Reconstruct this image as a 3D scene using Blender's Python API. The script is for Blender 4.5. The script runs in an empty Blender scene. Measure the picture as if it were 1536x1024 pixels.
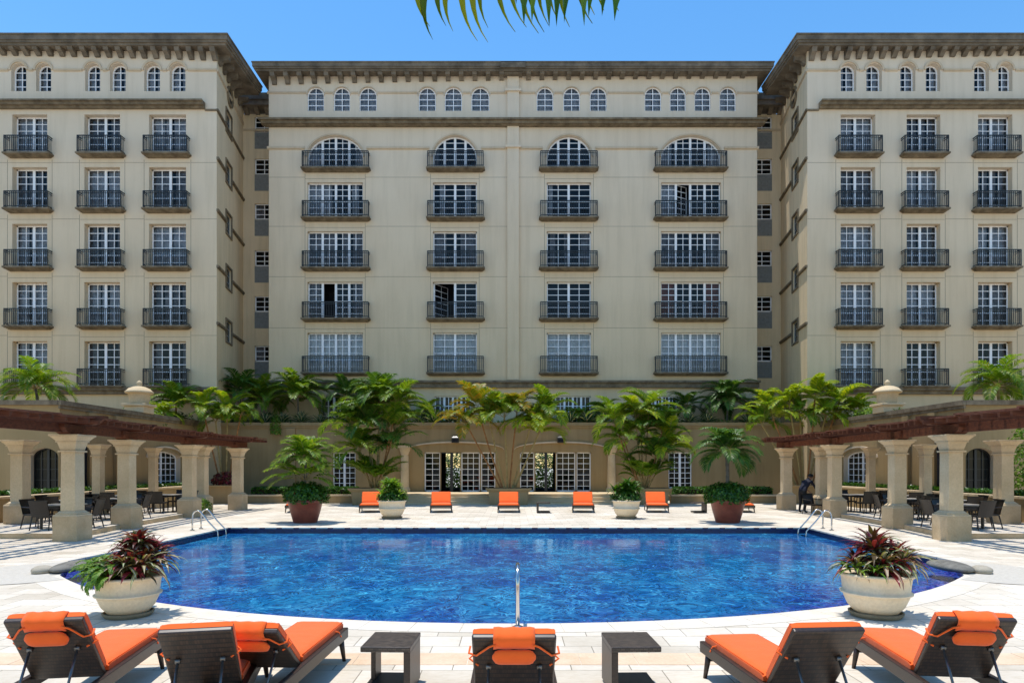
import bpy, math, random
from mathutils import Vector, Matrix
from mathutils.geometry import delaunay_2d_cdt
R = math.radians
rng = random.Random(7)
scene = bpy.context.scene
COL = scene.collection
F = 1000.0; HX = 768.0; HY = 700.0; EYE = 2.1
def X(px, D): return (px - HX) * D / F
def Z(py, D): return EYE + (HY - py) * D / F

# ------------------------------------------------------------------ materials
def nodes_of(name):
    m = bpy.data.materials.new(name); m.use_nodes = True
    nt = m.node_tree; nt.nodes.clear()
    out = nt.nodes.new('ShaderNodeOutputMaterial')
    return m, nt, out
def N(nt, t, **kw):
    n = nt.nodes.new(t)
    for k, v in kw.items():
        if k in n.inputs: n.inputs[k].default_value = v
        else: setattr(n, k, v)
    return n
def L(nt, a, b): nt.links.new(a, b)
def ramp(nt, fac, stops):
    r = nt.nodes.new('ShaderNodeValToRGB')
    e = r.color_ramp.elements
    while len(e) < len(stops): e.new(0.5)
    for i, (p, c) in enumerate(stops):
        e[i].position = p; e[i].color = (c[0], c[1], c[2], 1)
    L(nt, fac, r.inputs[0]); return r.outputs[0]
def mixc(nt, fac, a, b, mode='MIX'):
    m = nt.nodes.new('ShaderNodeMix'); m.data_type = 'RGBA'; m.blend_type = mode
    for sock, v in ((m.inputs[0], fac), (m.inputs[6], a), (m.inputs[7], b)):
        if hasattr(v, 'links') or hasattr(v, 'is_linked'): L(nt, v, sock)
        elif isinstance(v, (int, float)): sock.default_value = v
        else: sock.default_value = (v[0], v[1], v[2], 1)
    return m.outputs[2]
def coords(nt, scale=(1, 1, 1)):
    g = nt.nodes.new('ShaderNodeNewGeometry')
    mp = nt.nodes.new('ShaderNodeMapping'); mp.inputs['Scale'].default_value = scale
    L(nt, g.outputs['Position'], mp.inputs[0]); return mp.outputs[0]
def ocoords(nt, scale=(1, 1, 1)):
    g = nt.nodes.new('ShaderNodeTexCoord')
    mp = nt.nodes.new('ShaderNodeMapping'); mp.inputs['Scale'].default_value = scale
    L(nt, g.outputs['Object'], mp.inputs[0]); return mp.outputs[0]
def noise(nt, vec, sc, det=4, rough=.55):
    n = N(nt, 'ShaderNodeTexNoise', Scale=sc, Detail=det, Roughness=rough); L(nt, vec, n.inputs['Vector']); return n.outputs['Fac']
def bump(nt, h, st, dist=.02):
    b = N(nt, 'ShaderNodeBump', Strength=st, Distance=dist); L(nt, h, b.inputs['Height']); return b.outputs[0]
def principled(nt, out, col, rough=.8, normal=None, metal=0, spec=.3, coat=0):
    p = N(nt, 'ShaderNodeBsdfPrincipled', Roughness=rough, Metallic=metal)
    p.inputs['Specular IOR Level'].default_value = spec
    p.inputs['Coat Weight'].default_value = coat
    if isinstance(col, (tuple, list)): p.inputs['Base Color'].default_value = (*col[:3], 1)
    else: L(nt, col, p.inputs['Base Color'])
    if normal: L(nt, normal, p.inputs['Normal'])
    L(nt, p.outputs[0], out.inputs[0]); return p

def mat_plaster(name, base, dark, streak=.35, low=None):
    m, nt, out = nodes_of(name)
    v = coords(nt)
    big = noise(nt, v, .35, 5, .6)
    st = noise(nt, coords(nt, (1.6, 1.6, .12)), 1.4, 5, .65)
    fine = noise(nt, v, 28, 4, .7)
    c = ramp(nt, big, [(.3, dark), (.7, base)])
    if low:  # bounce light put into the wall colour: more ochre towards the bottom
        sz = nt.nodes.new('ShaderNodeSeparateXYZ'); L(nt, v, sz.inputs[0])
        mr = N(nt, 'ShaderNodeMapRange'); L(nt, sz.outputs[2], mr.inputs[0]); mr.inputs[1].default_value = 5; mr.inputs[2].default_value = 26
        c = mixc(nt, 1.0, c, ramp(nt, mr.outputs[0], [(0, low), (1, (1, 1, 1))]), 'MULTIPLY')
    s = ramp(nt, st, [(.35, (1-streak, 1-streak*1.05, 1-streak*1.2)), (.55, (1, 1, 1))])
    c = mixc(nt, .55, c, s, 'MULTIPLY')
    f = ramp(nt, fine, [(.3, (.93, .93, .93)), (.7, (1, 1, 1))])
    c = mixc(nt, 1.0, c, f, 'MULTIPLY')
    principled(nt, out, c, .92, bump(nt, fine, .35, .01), spec=.15)
    return m
def mat_stone(name, a, b, sc=3, rough=.85, bs=.4, spec=.2):
    m, nt, out = nodes_of(name)
    v = coords(nt)
    n1 = noise(nt, v, sc, 6, .65); n2 = noise(nt, v, sc*14, 4, .7)
    c = ramp(nt, n1, [(.3, a), (.7, b)])
    c = mixc(nt, .6, c, ramp(nt, n2, [(.3, (.75, .75, .75)), (.65, (1, 1, 1))]), 'MULTIPLY')
    principled(nt, out, c, rough, bump(nt, n2, bs, .012), spec=spec)
    return m
def mat_flat(name, col, rough=.5, metal=0, spec=.4, var=.15, sc=6, coat=0):
    m, nt, out = nodes_of(name)
    n1 = noise(nt, ocoords(nt), sc, 4, .6)
    c = ramp(nt, n1, [(.3, tuple(x*(1-var) for x in col)), (.7, tuple(min(1, x*(1+var)) for x in col))])
    principled(nt, out, c, rough, metal=metal, spec=spec, coat=coat)
    return m
def mat_paving():
    m, nt, out = nodes_of('limestone_paving')
    v = coords(nt)
    b = N(nt, 'ShaderNodeTexBrick', Scale=1.0)
    b.inputs['Brick Width'].default_value = .62; b.inputs['Row Height'].default_value = .46
    b.inputs['Mortar Size'].default_value = .0065; b.inputs['Mortar Smooth'].default_value = .2
    b.inputs['Color1'].default_value = (.77, .69, .575, 1); b.inputs['Color2'].default_value = (.60, .53, .42, 1)
    b.inputs['Mortar'].default_value = (.30, .26, .20, 1)
    b.inputs['Bias'].default_value = -.15
    L(nt, v, b.inputs['Vector'])
    n1 = noise(nt, v, .5, 5, .6); n2 = noise(nt, coords(nt, (1, 2.2, 1)), 9, 5, .7)
    c = mixc(nt, .8, b.outputs['Color'], ramp(nt, n1, [(.3, (.70, .67, .62)), (.6, (1, 1, 1))]), 'MULTIPLY')
    c = mixc(nt, .7, c, ramp(nt, n2, [(.32, (.86, .82, .75)), (.55, (1, 1, 1))]), 'MULTIPLY')
    principled(nt, out, c, .75, bump(nt, b.outputs['Fac'], -.3, .004), spec=.2)
    return m
def mat_leaf(name, cols, trans=.35, rough=.45):
    m, nt, out = nodes_of(name)
    g = nt.nodes.new('ShaderNodeNewGeometry')
    k = len(cols) - 1
    c = ramp(nt, g.outputs['Random Per Island'], [(i/k, cc) for i, cc in enumerate(cols)])
    p = N(nt, 'ShaderNodeBsdfPrincipled', Roughness=rough); p.inputs['Specular IOR Level'].default_value = .35
    L(nt, c, p.inputs['Base Color'])
    t = N(nt, 'ShaderNodeBsdfTranslucent')
    tc = mixc(nt, 1.0, c, (1.5, 1.35, .55), 'MULTIPLY'); L(nt, tc, t.inputs[0])
    mx = N(nt, 'ShaderNodeMixShader'); mx.inputs[0].default_value = trans
    L(nt, p.outputs[0], mx.inputs[1]); L(nt, t.outputs[0], mx.inputs[2]); L(nt, mx.outputs[0], out.inputs[0])
    return m
def mat_glass():
    m, nt, out = nodes_of('window_glass')
    fr = N(nt, 'ShaderNodeFresnel', IOR=1.42)
    v = coords(nt); nn = noise(nt, v, 1.3, 2, .5)
    bp = bump(nt, nn, .12, .03)
    tr = N(nt, 'ShaderNodeBsdfTransparent'); tr.inputs[0].default_value = (.72, .75, .78, 1)
    gl = N(nt, 'ShaderNodeBsdfGlossy', Roughness=.02); L(nt, bp, gl.inputs['Normal'])
    ad = N(nt, 'ShaderNodeMath', operation='ADD'); ad.inputs[1].default_value = .0; L(nt, fr.outputs[0], ad.inputs[0])
    mx = N(nt, 'ShaderNodeMixShader'); L(nt, ad.outputs[0], mx.inputs[0])
    L(nt, tr.outputs[0], mx.inputs[1]); L(nt, gl.outputs[0], mx.inputs[2]); L(nt, mx.outputs[0], out.inputs[0])
    return m
def mat_water():
    m, nt, out = nodes_of('pool_water')
    v = coords(nt)
    warp = N(nt, 'ShaderNodeTexNoise', Scale=1.6, Detail=3); L(nt, v, warp.inputs['Vector'])
    va = N(nt, 'ShaderNodeVectorMath', operation='MULTIPLY_ADD')
    L(nt, warp.outputs['Color'], va.inputs[0]); va.inputs[1].default_value = (1.1, 1.1, 0); L(nt, v, va.inputs[2])
    mp = nt.nodes.new('ShaderNodeMapping'); mp.inputs['Scale'].default_value = (1, .55, 1); L(nt, va.outputs[0], mp.inputs[0])
    big = noise(nt, coords(nt, (1, .7, 1)), .45, 4, .6)
    mid = noise(nt, mp.outputs[0], 6.5, 7, .78)
    c = ramp(nt, mid, [(.30, (.002, .024, .10)), (.46, (.006, .10, .27)), (.58, (.016, .18, .385)), (.74, (.05, .31, .48))])
    c2 = ramp(nt, big, [(.36, (.50, .45, .78)), (.52, (.9, .9, .95)), (.66, (1.2, 1.25, 1.1))])
    c = mixc(nt, 1.0, c, c2, 'MULTIPLY')
    # curling caustic lines painted into the opaque water colour
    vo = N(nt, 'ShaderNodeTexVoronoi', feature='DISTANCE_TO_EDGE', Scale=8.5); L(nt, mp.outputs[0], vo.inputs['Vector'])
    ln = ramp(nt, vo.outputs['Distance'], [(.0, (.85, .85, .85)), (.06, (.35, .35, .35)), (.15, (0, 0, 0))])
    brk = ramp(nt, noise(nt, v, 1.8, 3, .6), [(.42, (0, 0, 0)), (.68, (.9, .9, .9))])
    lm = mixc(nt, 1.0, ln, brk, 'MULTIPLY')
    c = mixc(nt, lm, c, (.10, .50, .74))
    # fine mosaic speckle
    ti = N(nt, 'ShaderNodeTexVoronoi', Scale=24.0); L(nt, mp.outputs[0], ti.inputs['Vector'])
    tr_ = nt.nodes.new('ShaderNodeSeparateColor'); L(nt, ti.outputs['Color'], tr_.inputs[0])
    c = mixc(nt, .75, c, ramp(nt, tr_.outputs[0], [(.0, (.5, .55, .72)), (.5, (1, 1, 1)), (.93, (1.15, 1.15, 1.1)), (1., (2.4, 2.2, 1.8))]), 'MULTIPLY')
    # violet mosaic shelf along the curved side
    d = N(nt, 'ShaderNodeVectorMath', operation='DISTANCE'); L(nt, v, d.inputs[0]); d.inputs[1].default_value = (0, 20.5, -.13)
    dn = N(nt, 'ShaderNodeMath', operation='MULTIPLY_ADD'); L(nt, mid, dn.inputs[0]); dn.inputs[1].default_value = 1.9; L(nt, d.outputs['Value'], dn.inputs[2])
    mr = N(nt, 'ShaderNodeMapRange'); L(nt, dn.outputs[0], mr.inputs[0])
    mr.inputs[1].default_value = 11.45; mr.inputs[2].default_value = 12.1
    vi = ramp(nt, tr_.outputs[1], [(.0, (.006, .008, .10)), (.45, (.025, .03, .27)), (.75, (.03, .12, .42)), (1, (.15, .10, .38))])
    c = mixc(nt, mr.outputs[0], c, vi)
    h = noise(nt, coords(nt, (1, .8, 1)), 3.0, 4, .6)
    h2 = noise(nt, v, 9.0, 3, .5)
    hs = N(nt, 'ShaderNodeMath', operation='MULTIPLY_ADD'); L(nt, h2, hs.inputs[0]); hs.inputs[1].default_value = .3; L(nt, h, hs.inputs[2])
    nb = bump(nt, hs.outputs[0], .13, .05)
    df = N(nt, 'ShaderNodeBsdfDiffuse'); L(nt, c, df.inputs[0])
    gl = N(nt, 'ShaderNodeBsdfGlossy', Roughness=.03); L(nt, nb, gl.inputs['Normal'])
    gl.inputs[0].default_value = (.9, .93, 1, 1)
    fr = N(nt, 'ShaderNodeFresnel', IOR=1.33); L(nt, nb, fr.inputs['Normal'])
    ml = N(nt, 'ShaderNodeMath', operation='MULTIPLY'); L(nt, fr.outputs[0], ml.inputs[0]); ml.inputs[1].default_value = .85
    mx = N(nt, 'ShaderNodeMixShader'); L(nt, ml.outputs[0], mx.inputs[0]); L(nt, df.outputs[0], mx.inputs[1]); L(nt, gl.outputs[0], mx.inputs[2])
    L(nt, mx.outputs[0], out.inputs[0]); return m
def mat_rattan(name, a, b, k=1.0):
    m, nt, out = nodes_of(name)
    v = ocoords(nt)
    ck = N(nt, 'ShaderNodeTexBrick', Scale=1.0)
    mp = nt.nodes.new('ShaderNodeMapping'); mp.inputs['Rotation'].default_value = (R(0), R(0), R(0)); mp.inputs['Scale'].default_value = (1, 1, 1)
    sx = nt.nodes.new('ShaderNodeSeparateXYZ'); L(nt, v, sx.inputs[0])
    ad = N(nt, 'ShaderNodeMath', operation='ADD'); L(nt, sx.outputs[1], ad.inputs[0]); L(nt, sx.outputs[2], ad.inputs[1])
    cx = nt.nodes.new('ShaderNodeCombineXYZ'); L(nt, sx.outputs[0], cx.inputs[0]); L(nt, ad.outputs[0], cx.inputs[1])
    L(nt, cx.outputs[0], ck.inputs['Vector'])
    ck.inputs['Brick Width'].default_value = .020*k; ck.inputs['Row Height'].default_value = .0095*k
    ck.inputs['Mortar Size'].default_value = .0016*k; ck.inputs['Mortar Smooth'].default_value = .8
    ck.inputs['Color1'].default_value = (*a, 1); ck.inputs['Color2'].default_value = (*b, 1); ck.inputs['Mortar'].default_value = (.006, .005, .004, 1)
    principled(nt, out, ck.outputs['Color'], .42, bump(nt, ck.outputs['Fac'], -1.0, .008), spec=.55)
    return m
def mat_wood():
    m, nt, out = nodes_of('red_brown_timber')
    n1 = noise(nt, coords(nt, (.6, 3, 6)), 2.5, 5, .6); n2 = noise(nt, coords(nt), 25, 3, .6)
    c = ramp(nt, n1, [(.3, (.060, .017, .008)), (.7, (.17, .052, .021))])
    principled(nt, out, c, .6, bump(nt, n2, .2, .005), spec=.3); return m
def mat_fabric(name, col):
    m, nt, out = nodes_of(name)
    v = ocoords(nt)
    w = noise(nt, v, 160, 2, .6); f = noise(nt, v, 5, 3, .6)
    c = ramp(nt, f, [(.3, tuple(x*.92 for x in col)), (.7, col)])
    hs = N(nt, 'ShaderNodeMath', operation='MULTIPLY_ADD'); L(nt, f, hs.inputs[0]); hs.inputs[1].default_value = 5; L(nt, w, hs.inputs[2])
    p = principled(nt, out, c, .85, bump(nt, hs.outputs[0], .35, .004), spec=.15)
    p.inputs['Sheen Weight'].default_value = .15; return m

M = {}
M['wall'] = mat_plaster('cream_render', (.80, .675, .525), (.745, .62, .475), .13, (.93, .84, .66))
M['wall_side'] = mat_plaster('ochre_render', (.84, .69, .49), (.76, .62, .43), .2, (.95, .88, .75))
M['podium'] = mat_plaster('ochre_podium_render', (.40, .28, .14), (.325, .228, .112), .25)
M['trim'] = mat_plaster('warm_trim_render', (.70, .565, .41), (.60, .48, .34), .2)
M['joint'] = mat_flat('render_joint', (.24, .20, .15), .9)
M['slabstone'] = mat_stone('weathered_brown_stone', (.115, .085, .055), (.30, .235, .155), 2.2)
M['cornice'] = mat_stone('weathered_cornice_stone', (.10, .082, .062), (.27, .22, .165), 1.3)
M['column'] = mat_stone('cream_cast_stone', (.62, .46, .27), (.74, .58, .37), 1.3, bs=.2)
M['plinth'] = mat_stone('sandy_plinth_stone', (.50, .36, .205), (.66, .50, .31), 1.8, bs=.3)
M['white'] = mat_flat('white_paint', (.88, .88, .90), .45, var=.05)
M['iron'] = mat_flat('black_iron', (.009, .0095, .011), .4, spec=.5)
M['glass'] = mat_glass()
M['darkglass'] = mat_flat('dark_window_glass', (.012, .014, .013), .12, spec=.25)
M['wood2'] = mat_stone('sunlit_red_batten', (.12, .038, .020), (.28, .11, .065), 5, rough=.8, bs=.3)  # paler than the beams: sunlit slat tops put into the colour
M['curtain'] = mat_flat('sheer_curtain', (.50, .52, .57), .9, var=.35, sc=3, spec=.05)
M['curtain_pale'] = mat_flat('pale_sheer_curtain', (.80, .84, .86), .9, var=.15, sc=3, spec=.05)
M['curtain_grey'] = mat_flat('grey_lined_curtain', (.22, .215, .23), .9, var=.6, sc=3, spec=.05)
M['curtain_red'] = mat_flat('rust_curtain', (.26, .10, .07), .9, var=.4, sc=3, spec=.05)
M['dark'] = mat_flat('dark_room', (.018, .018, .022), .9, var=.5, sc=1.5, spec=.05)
M['louvre'] = mat_flat('grey_louvre', (.22, .23, .23), .6)
M['paving'] = mat_paving()
M['peach'] = mat_stone('peach_stone', (.66, .46, .29), (.80, .60, .42), 2.2, rough=.7, bs=.1)
M['coping'] = mat_stone('travertine_coping', (.66, .57, .44), (.80, .73, .62), 2.6, rough=.7, bs=.15)
M['coble'] = mat_stone('pale_pebble_patch', (.52, .47, .39), (.64, .59, .5), 14, rough=.8, bs=.5)
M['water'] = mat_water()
M['pooltile'] = mat_stone('navy_mosaic', (.004, .008, .04), (.012, .035, .13), 9, rough=.25, bs=.1, spec=.5)
M['ladderwet'] = mat_flat('brushed_steel', (.62, .60, .57), .18, metal=1, var=.04)
M['rattan'] = mat_rattan('brown_rattan', (.060, .032, .018), (.026, .015, .009))
M['rattan2'] = mat_rattan('dark_wicker', (.020, .012, .008), (.010, .007, .005))
M['rattan_top'] = mat_rattan('rattan_tabletop', (.11, .078, .055), (.040, .027, .019), 2.1)
M['piping'] = mat_flat('cushion_piping', (.62, .075, .012), .8, spec=.1)
M['strut'] = mat_flat('grey_metal_strut', (.18, .17, .16), .35, metal=.8)
M['orange'] = mat_fabric('orange_canvas', (.93, .14, .022))
M['wood'] = mat_wood()
M['potwhite'] = mat_stone('cream_glazed_pot', (.80, .63, .41), (.88, .73, .52), 1.5, rough=.6, bs=.05)
M['terracotta'] = mat_stone('red_terracotta', (.16, .035, .018), (.27, .065, .034), 2.5, rough=.45, bs=.1, spec=.4)
M['saucer'] = mat_stone('olive_saucer', (.20, .16, .10), (.30, .25, .16), 3, rough=.6)
M['soil'] = mat_stone('dark_soil', (.02, .014, .009), (.05, .035, .022), 12)
M['rock'] = mat_stone('grey_ribbed_stone', (.12, .11, .09), (.26, .24, .2), 6, rough=.6, bs=.6)
M['rockpale'] = mat_stone('beige_stone', (.36, .31, .23), (.50, .44, .34), 5, rough=.7, bs=.5)
M['palm'] = mat_leaf('palm_leaf', [(.05, .12, .006), (.11, .23, .012), (.22, .34, .018), (.08, .18, .010), (.30, .34, .03)], .45)
M['palmdark'] = mat_leaf('dark_palm_leaf', [(.025, .075, .010), (.055, .15, .018), (.11, .21, .025), (.03, .09, .012)], .35)
M['palmlime'] = mat_leaf('lime_palm_leaf', [(.10, .22, .008), (.24, .37, .015), (.40, .43, .02), (.14, .27, .01)], .45)
M['palmgold'] = mat_leaf('golden_palm_leaf', [(.10, .17, .01), (.30, .27, .014), (.42, .22, .02), (.16, .22, .012), (.07, .14, .01)], .4)
M['frondtop'] = mat_leaf('overhead_frond_leaf', [(.10, .16, .008), (.22, .25, .012), (.06, .11, .01), (.17, .21, .012)], .55)
M['stem'] = mat_stone('golden_palm_stem', (.24, .16, .05), (.44, .33, .14), 6, rough=.6)
M['stemrust'] = mat_stone('rusty_palm_stem', (.22, .09, .03), (.42, .2, .07), 6, rough=.6)
M['trunk'] = mat_stone('grey_palm_trunk', (.09, .075, .06), (.22, .19, .15), 7)
M['bush'] = mat_leaf('bush_leaf', [(.012, .045, .004), (.035, .11, .010), (.09, .20, .016), (.02, .07, .006)], .25, .35)
M['fern'] = mat_leaf('fern_leaf', [(.04, .11, .008), (.09, .21, .015), (.17, .30, .03), (.24, .34, .05)], .35)
M['maroon'] = mat_leaf('maroon_strap_leaf', [(.07, .008, .012), (.17, .018, .028), (.28, .04, .045), (.05, .02, .012), (.12, .10, .03)], .25, .35)
M['striped'] = mat_leaf('grey_green_strap_leaf', [(.08, .13, .035), (.20, .25, .08), (.22, .07, .05), (.30, .32, .14)], .25, .4)
M['cream_leaf'] = mat_leaf('cream_leaf_stripe', [(.42, .40, .26), (.55, .52, .38), (.40, .30, .22), (.50, .5, .33)], .15, .4)
M['agave'] = mat_leaf('agave_leaf', [(.02, .06, .02), (.05, .11, .04), (.09, .16, .06)], .1, .4)
M['skin'] = mat_flat('skin', (.30, .16, .10), .6)
M['navy'] = mat_flat('navy_cloth', (.012, .014, .028), .85)
M['black'] = mat_flat('black_cloth', (.010, .010, .011), .85)
M['hair'] = mat_flat('dark_hair', (.012, .009, .007), .5)
M['lantern'] = mat_flat('lantern_black', (.012, .012, .012), .35)
M['tabletop'] = mat_flat('pale_stone_tabletop', (.42, .38, .32), .35)
M['lawn'] = mat_stone('surrounding_ground', (.34, .31, .25), (.46, .43, .36), .4)
M['roof'] = mat_stone('flat_roof', (.2, .18, .15), (.3, .27, .23), 1)

# ------------------------------------------------------------------ mesh builder
class MB:
    def __init__(s): s.v = []; s.f = []; s.m = []
    def add(s, vs, fs, mi=0):
        o = len(s.v); s.v.extend([tuple(p) for p in vs])
        for f in fs: s.f.append(tuple(i+o for i in f)); s.m.append(mi)
    def box(s, x0, x1, y0, y1, z0, z1, mi=0):
        s.add([(x0,y0,z0),(x1,y0,z0),(x1,y1,z0),(x0,y1,z0),(x0,y0,z1),(x1,y0,z1),(x1,y1,z1),(x0,y1,z1)],
              [(0,3,2,1),(4,5,6,7),(0,1,5,4),(1,2,6,5),(2,3,7,6),(3,0,4,7)], mi)
    def hexa(s, pts, mi=0):
        s.add(pts, [(0,3,2,1),(4,5,6,7),(0,1,5,4),(1,2,6,5),(2,3,7,6),(3,0,4,7)], mi)
    def frustum(s, cx, cy, z0, z1, a0, a1, mi=0, b0=None, b1=None):
        b0 = a0 if b0 is None else b0; b1 = a1 if b1 is None else b1
        p = [(cx-a0,cy-b0,z0),(cx+a0,cy-b0,z0),(cx+a0,cy+b0,z0),(cx-a0,cy+b0,z0),(cx-a1,cy-b1,z1),(cx+a1,cy-b1,z1),(cx+a1,cy+b1,z1),(cx-a1,cy+b1,z1)]
        s.hexa(p, mi)
    def bar(s, a, b, w, h, mi=0, up=(0,0,1)):
        a = Vector(a); b = Vector(b); d = (b-a).normalized(); u = Vector(up)
        sd = d.cross(u)
        if sd.length < 1e-4: sd = d.cross(Vector((0,1,0)))
        sd.normalize(); u = sd.cross(d).normalized()
        o = []
        for p in (a, b):
            for q, t in ((-1,-1),(1,-1),(1,1),(-1,1)): o.append(p + sd*q*w/2 + u*t*h/2)
        s.add(o, [(0,1,2,3),(7,6,5,4),(0,4,5,1),(1,5,6,2),(2,6,7,3),(3,7,4,0)], mi)
    def tube(s, pts, r, n=8, mi=0, cap=True):
        pts = [Vector(p) for p in pts]; rs = r if isinstance(r, (list, tuple)) else [r]*len(pts)
        o = len(s.v); prev = None
        for i, p in enumerate(pts):
            d = (pts[min(i+1, len(pts)-1)] - pts[max(i-1, 0)]).normalized()
            if prev is None:
                a = d.cross(Vector((0,0,1)))
                if a.length < .1: a = d.cross(Vector((0,1,0)))
            else: a = prev - d*prev.dot(d)
            a.normalize(); prev = a; b = d.cross(a)
            for k in range(n):
                t = 2*math.pi*k/n; s.v.append(tuple(p + (a*math.cos(t) + b*math.sin(t))*rs[i]))
        for i in range(len(pts)-1):
            for k in range(n):
                k2 = (k+1) % n
                s.f.append((o+i*n+k, o+i*n+k2, o+(i+1)*n+k2, o+(i+1)*n+k)); s.m.append(mi)
        if cap:
            s.f.append(tuple(o+k for k in range(n))[::-1]); s.m.append(mi)
            s.f.append(tuple(o+(len(pts)-1)*n+k for k in range(n))); s.m.append(mi)
    def lathe(s, prof, c=(0,0,0), n=40, mi=0, sx=1, sy=1):
        o = len(s.v)
        for r, z in prof:
            for k in range(n):
                t = 2*math.pi*k/n; s.v.append((c[0]+r*sx*math.cos(t), c[1]+r*sy*math.sin(t), c[2]+z))
        for i in range(len(prof)-1):
            for k in range(n):
                k2 = (k+1) % n
                s.f.append((o+i*n+k, o+i*n+k2, o+(i+1)*n+k2, o+(i+1)*n+k)); s.m.append(mi)
        s.f.append(tuple(o+k for k in range(n))[::-1]); s.m.append(mi)
        s.f.append(tuple(o+(len(prof)-1)*n+k for k in range(n))); s.m.append(mi)
    def strip(s, rows, mi=0, mis=None):
        """rows: lists of equal length; mis: material per column"""
        o = len(s.v); k = len(rows[0])
        for r in rows: s.v.extend([tuple(p) for p in r])
        for i in range(len(rows)-1):
            for j in range(k-1):
                s.f.append((o+i*k+j, o+i*k+j+1, o+(i+1)*k+j+1, o+(i+1)*k+j)); s.m.append(mis[j] if mis else mi)
    def build_each(s, name, mats, parent=None, world=True, fper=6):
        """one object for every run of fper faces (boxes: 6)"""
        for k in range(0, len(s.f), fper):
            q = MB(); fs = s.f[k:k+fper]; ids = sorted({i for f in fs for i in f}); mp = {i: j for j, i in enumerate(ids)}
            q.v = [s.v[i] for i in ids]; q.f = [tuple(mp[i] for i in f) for f in fs]; q.m = s.m[k:k+fper]
            q.build(name, mats, parent, world=world)
    def build(s, name, mats, parent=None, smooth=False, world=False, bevel=0, seg=2):
        me = bpy.data.meshes.new(name)
        me.from_pydata(s.v, [], s.f); 
        if not isinstance(mats, (list, tuple)): mats = [mats]
        for m in mats: me.materials.append(m)
        me.polygons.foreach_set('material_index', s.m)
        if smooth: me.polygons.foreach_set('use_smooth', [True]*len(s.f))
        me.update()
        o = bpy.data.objects.new(name, me); COL.objects.link(o)
        if parent is not None:
            o.parent = parent
            if world:
                w = Matrix.Identity(4); p = parent
                while p is not None:
                    w = p.matrix_basis @ w if p.parent is None else (p.matrix_parent_inverse @ p.matrix_basis) @ w
                    p = p.parent
                o.matrix_parent_inverse = w.inverted()
        if bevel:
            b = o.modifiers.new('b', 'BEVEL'); b.width = bevel; b.segments = seg; b.limit_method = 'ANGLE'; b.angle_limit = R(35)
        return o
def tag(o, label=None, cat=None, group=None, kind=None):
    if label: o['label'] = label
    if cat: o['category'] = cat
    if group: o['group'] = group
    if kind: o['kind'] = kind
    return o
def thing(name, label, cat, loc=(0,0,0), rz=0, group=None):
    o = bpy.data.objects.new(name, None); COL.objects.link(o); o.empty_display_size = .2
    o.location = loc; o.rotation_euler = (0, 0, rz)
    return tag(o, label, cat, group)
def dup(root, loc, rz=None, label=None, group=None, scale=None, skip=()):
    def cp(o, par):
        c = o.copy(); COL.objects.link(c)
        if par is not None: c.parent = par
        for ch in list(o.children):
            if ch.name.split('.')[0] not in skip: cp(ch, c)
        return c
    r = cp(root, None); r.location = loc
    if rz is not None: r.rotation_euler = (0, 0, rz)
    if scale: r.scale = scale
    if label: r['label'] = label
    if group: r['group'] = group
    return r
def cdt(outer, holes):
    vs = []; es = []
    for loop in [outer] + holes:
        o = len(vs); n = len(loop); vs.extend([Vector(p) for p in loop]); es.extend([(o+i, o+(i+1) % n) for i in range(n)])
    rv, _, rf, *_ = delaunay_2d_cdt(vs, es, [], 1, 1e-5)
    def inside(p, poly):
        c = False; n = len(poly)
        for i in range(n):
            a = poly[i]; b = poly[(i+1) % n]
            if (a[1] > p[1]) != (b[1] > p[1]) and p[0] < (b[0]-a[0])*(p[1]-a[1])/(b[1]-a[1])+a[0]: c = not c
        return c
    keep = []
    for f in rf:
        c = sum((rv[i] for i in f), Vector((0, 0)))/len(f)
        if inside(c, outer) and not any(inside(c, h) for h in holes): keep.append(tuple(f))
    return [tuple(v) for v in rv], keep

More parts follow.
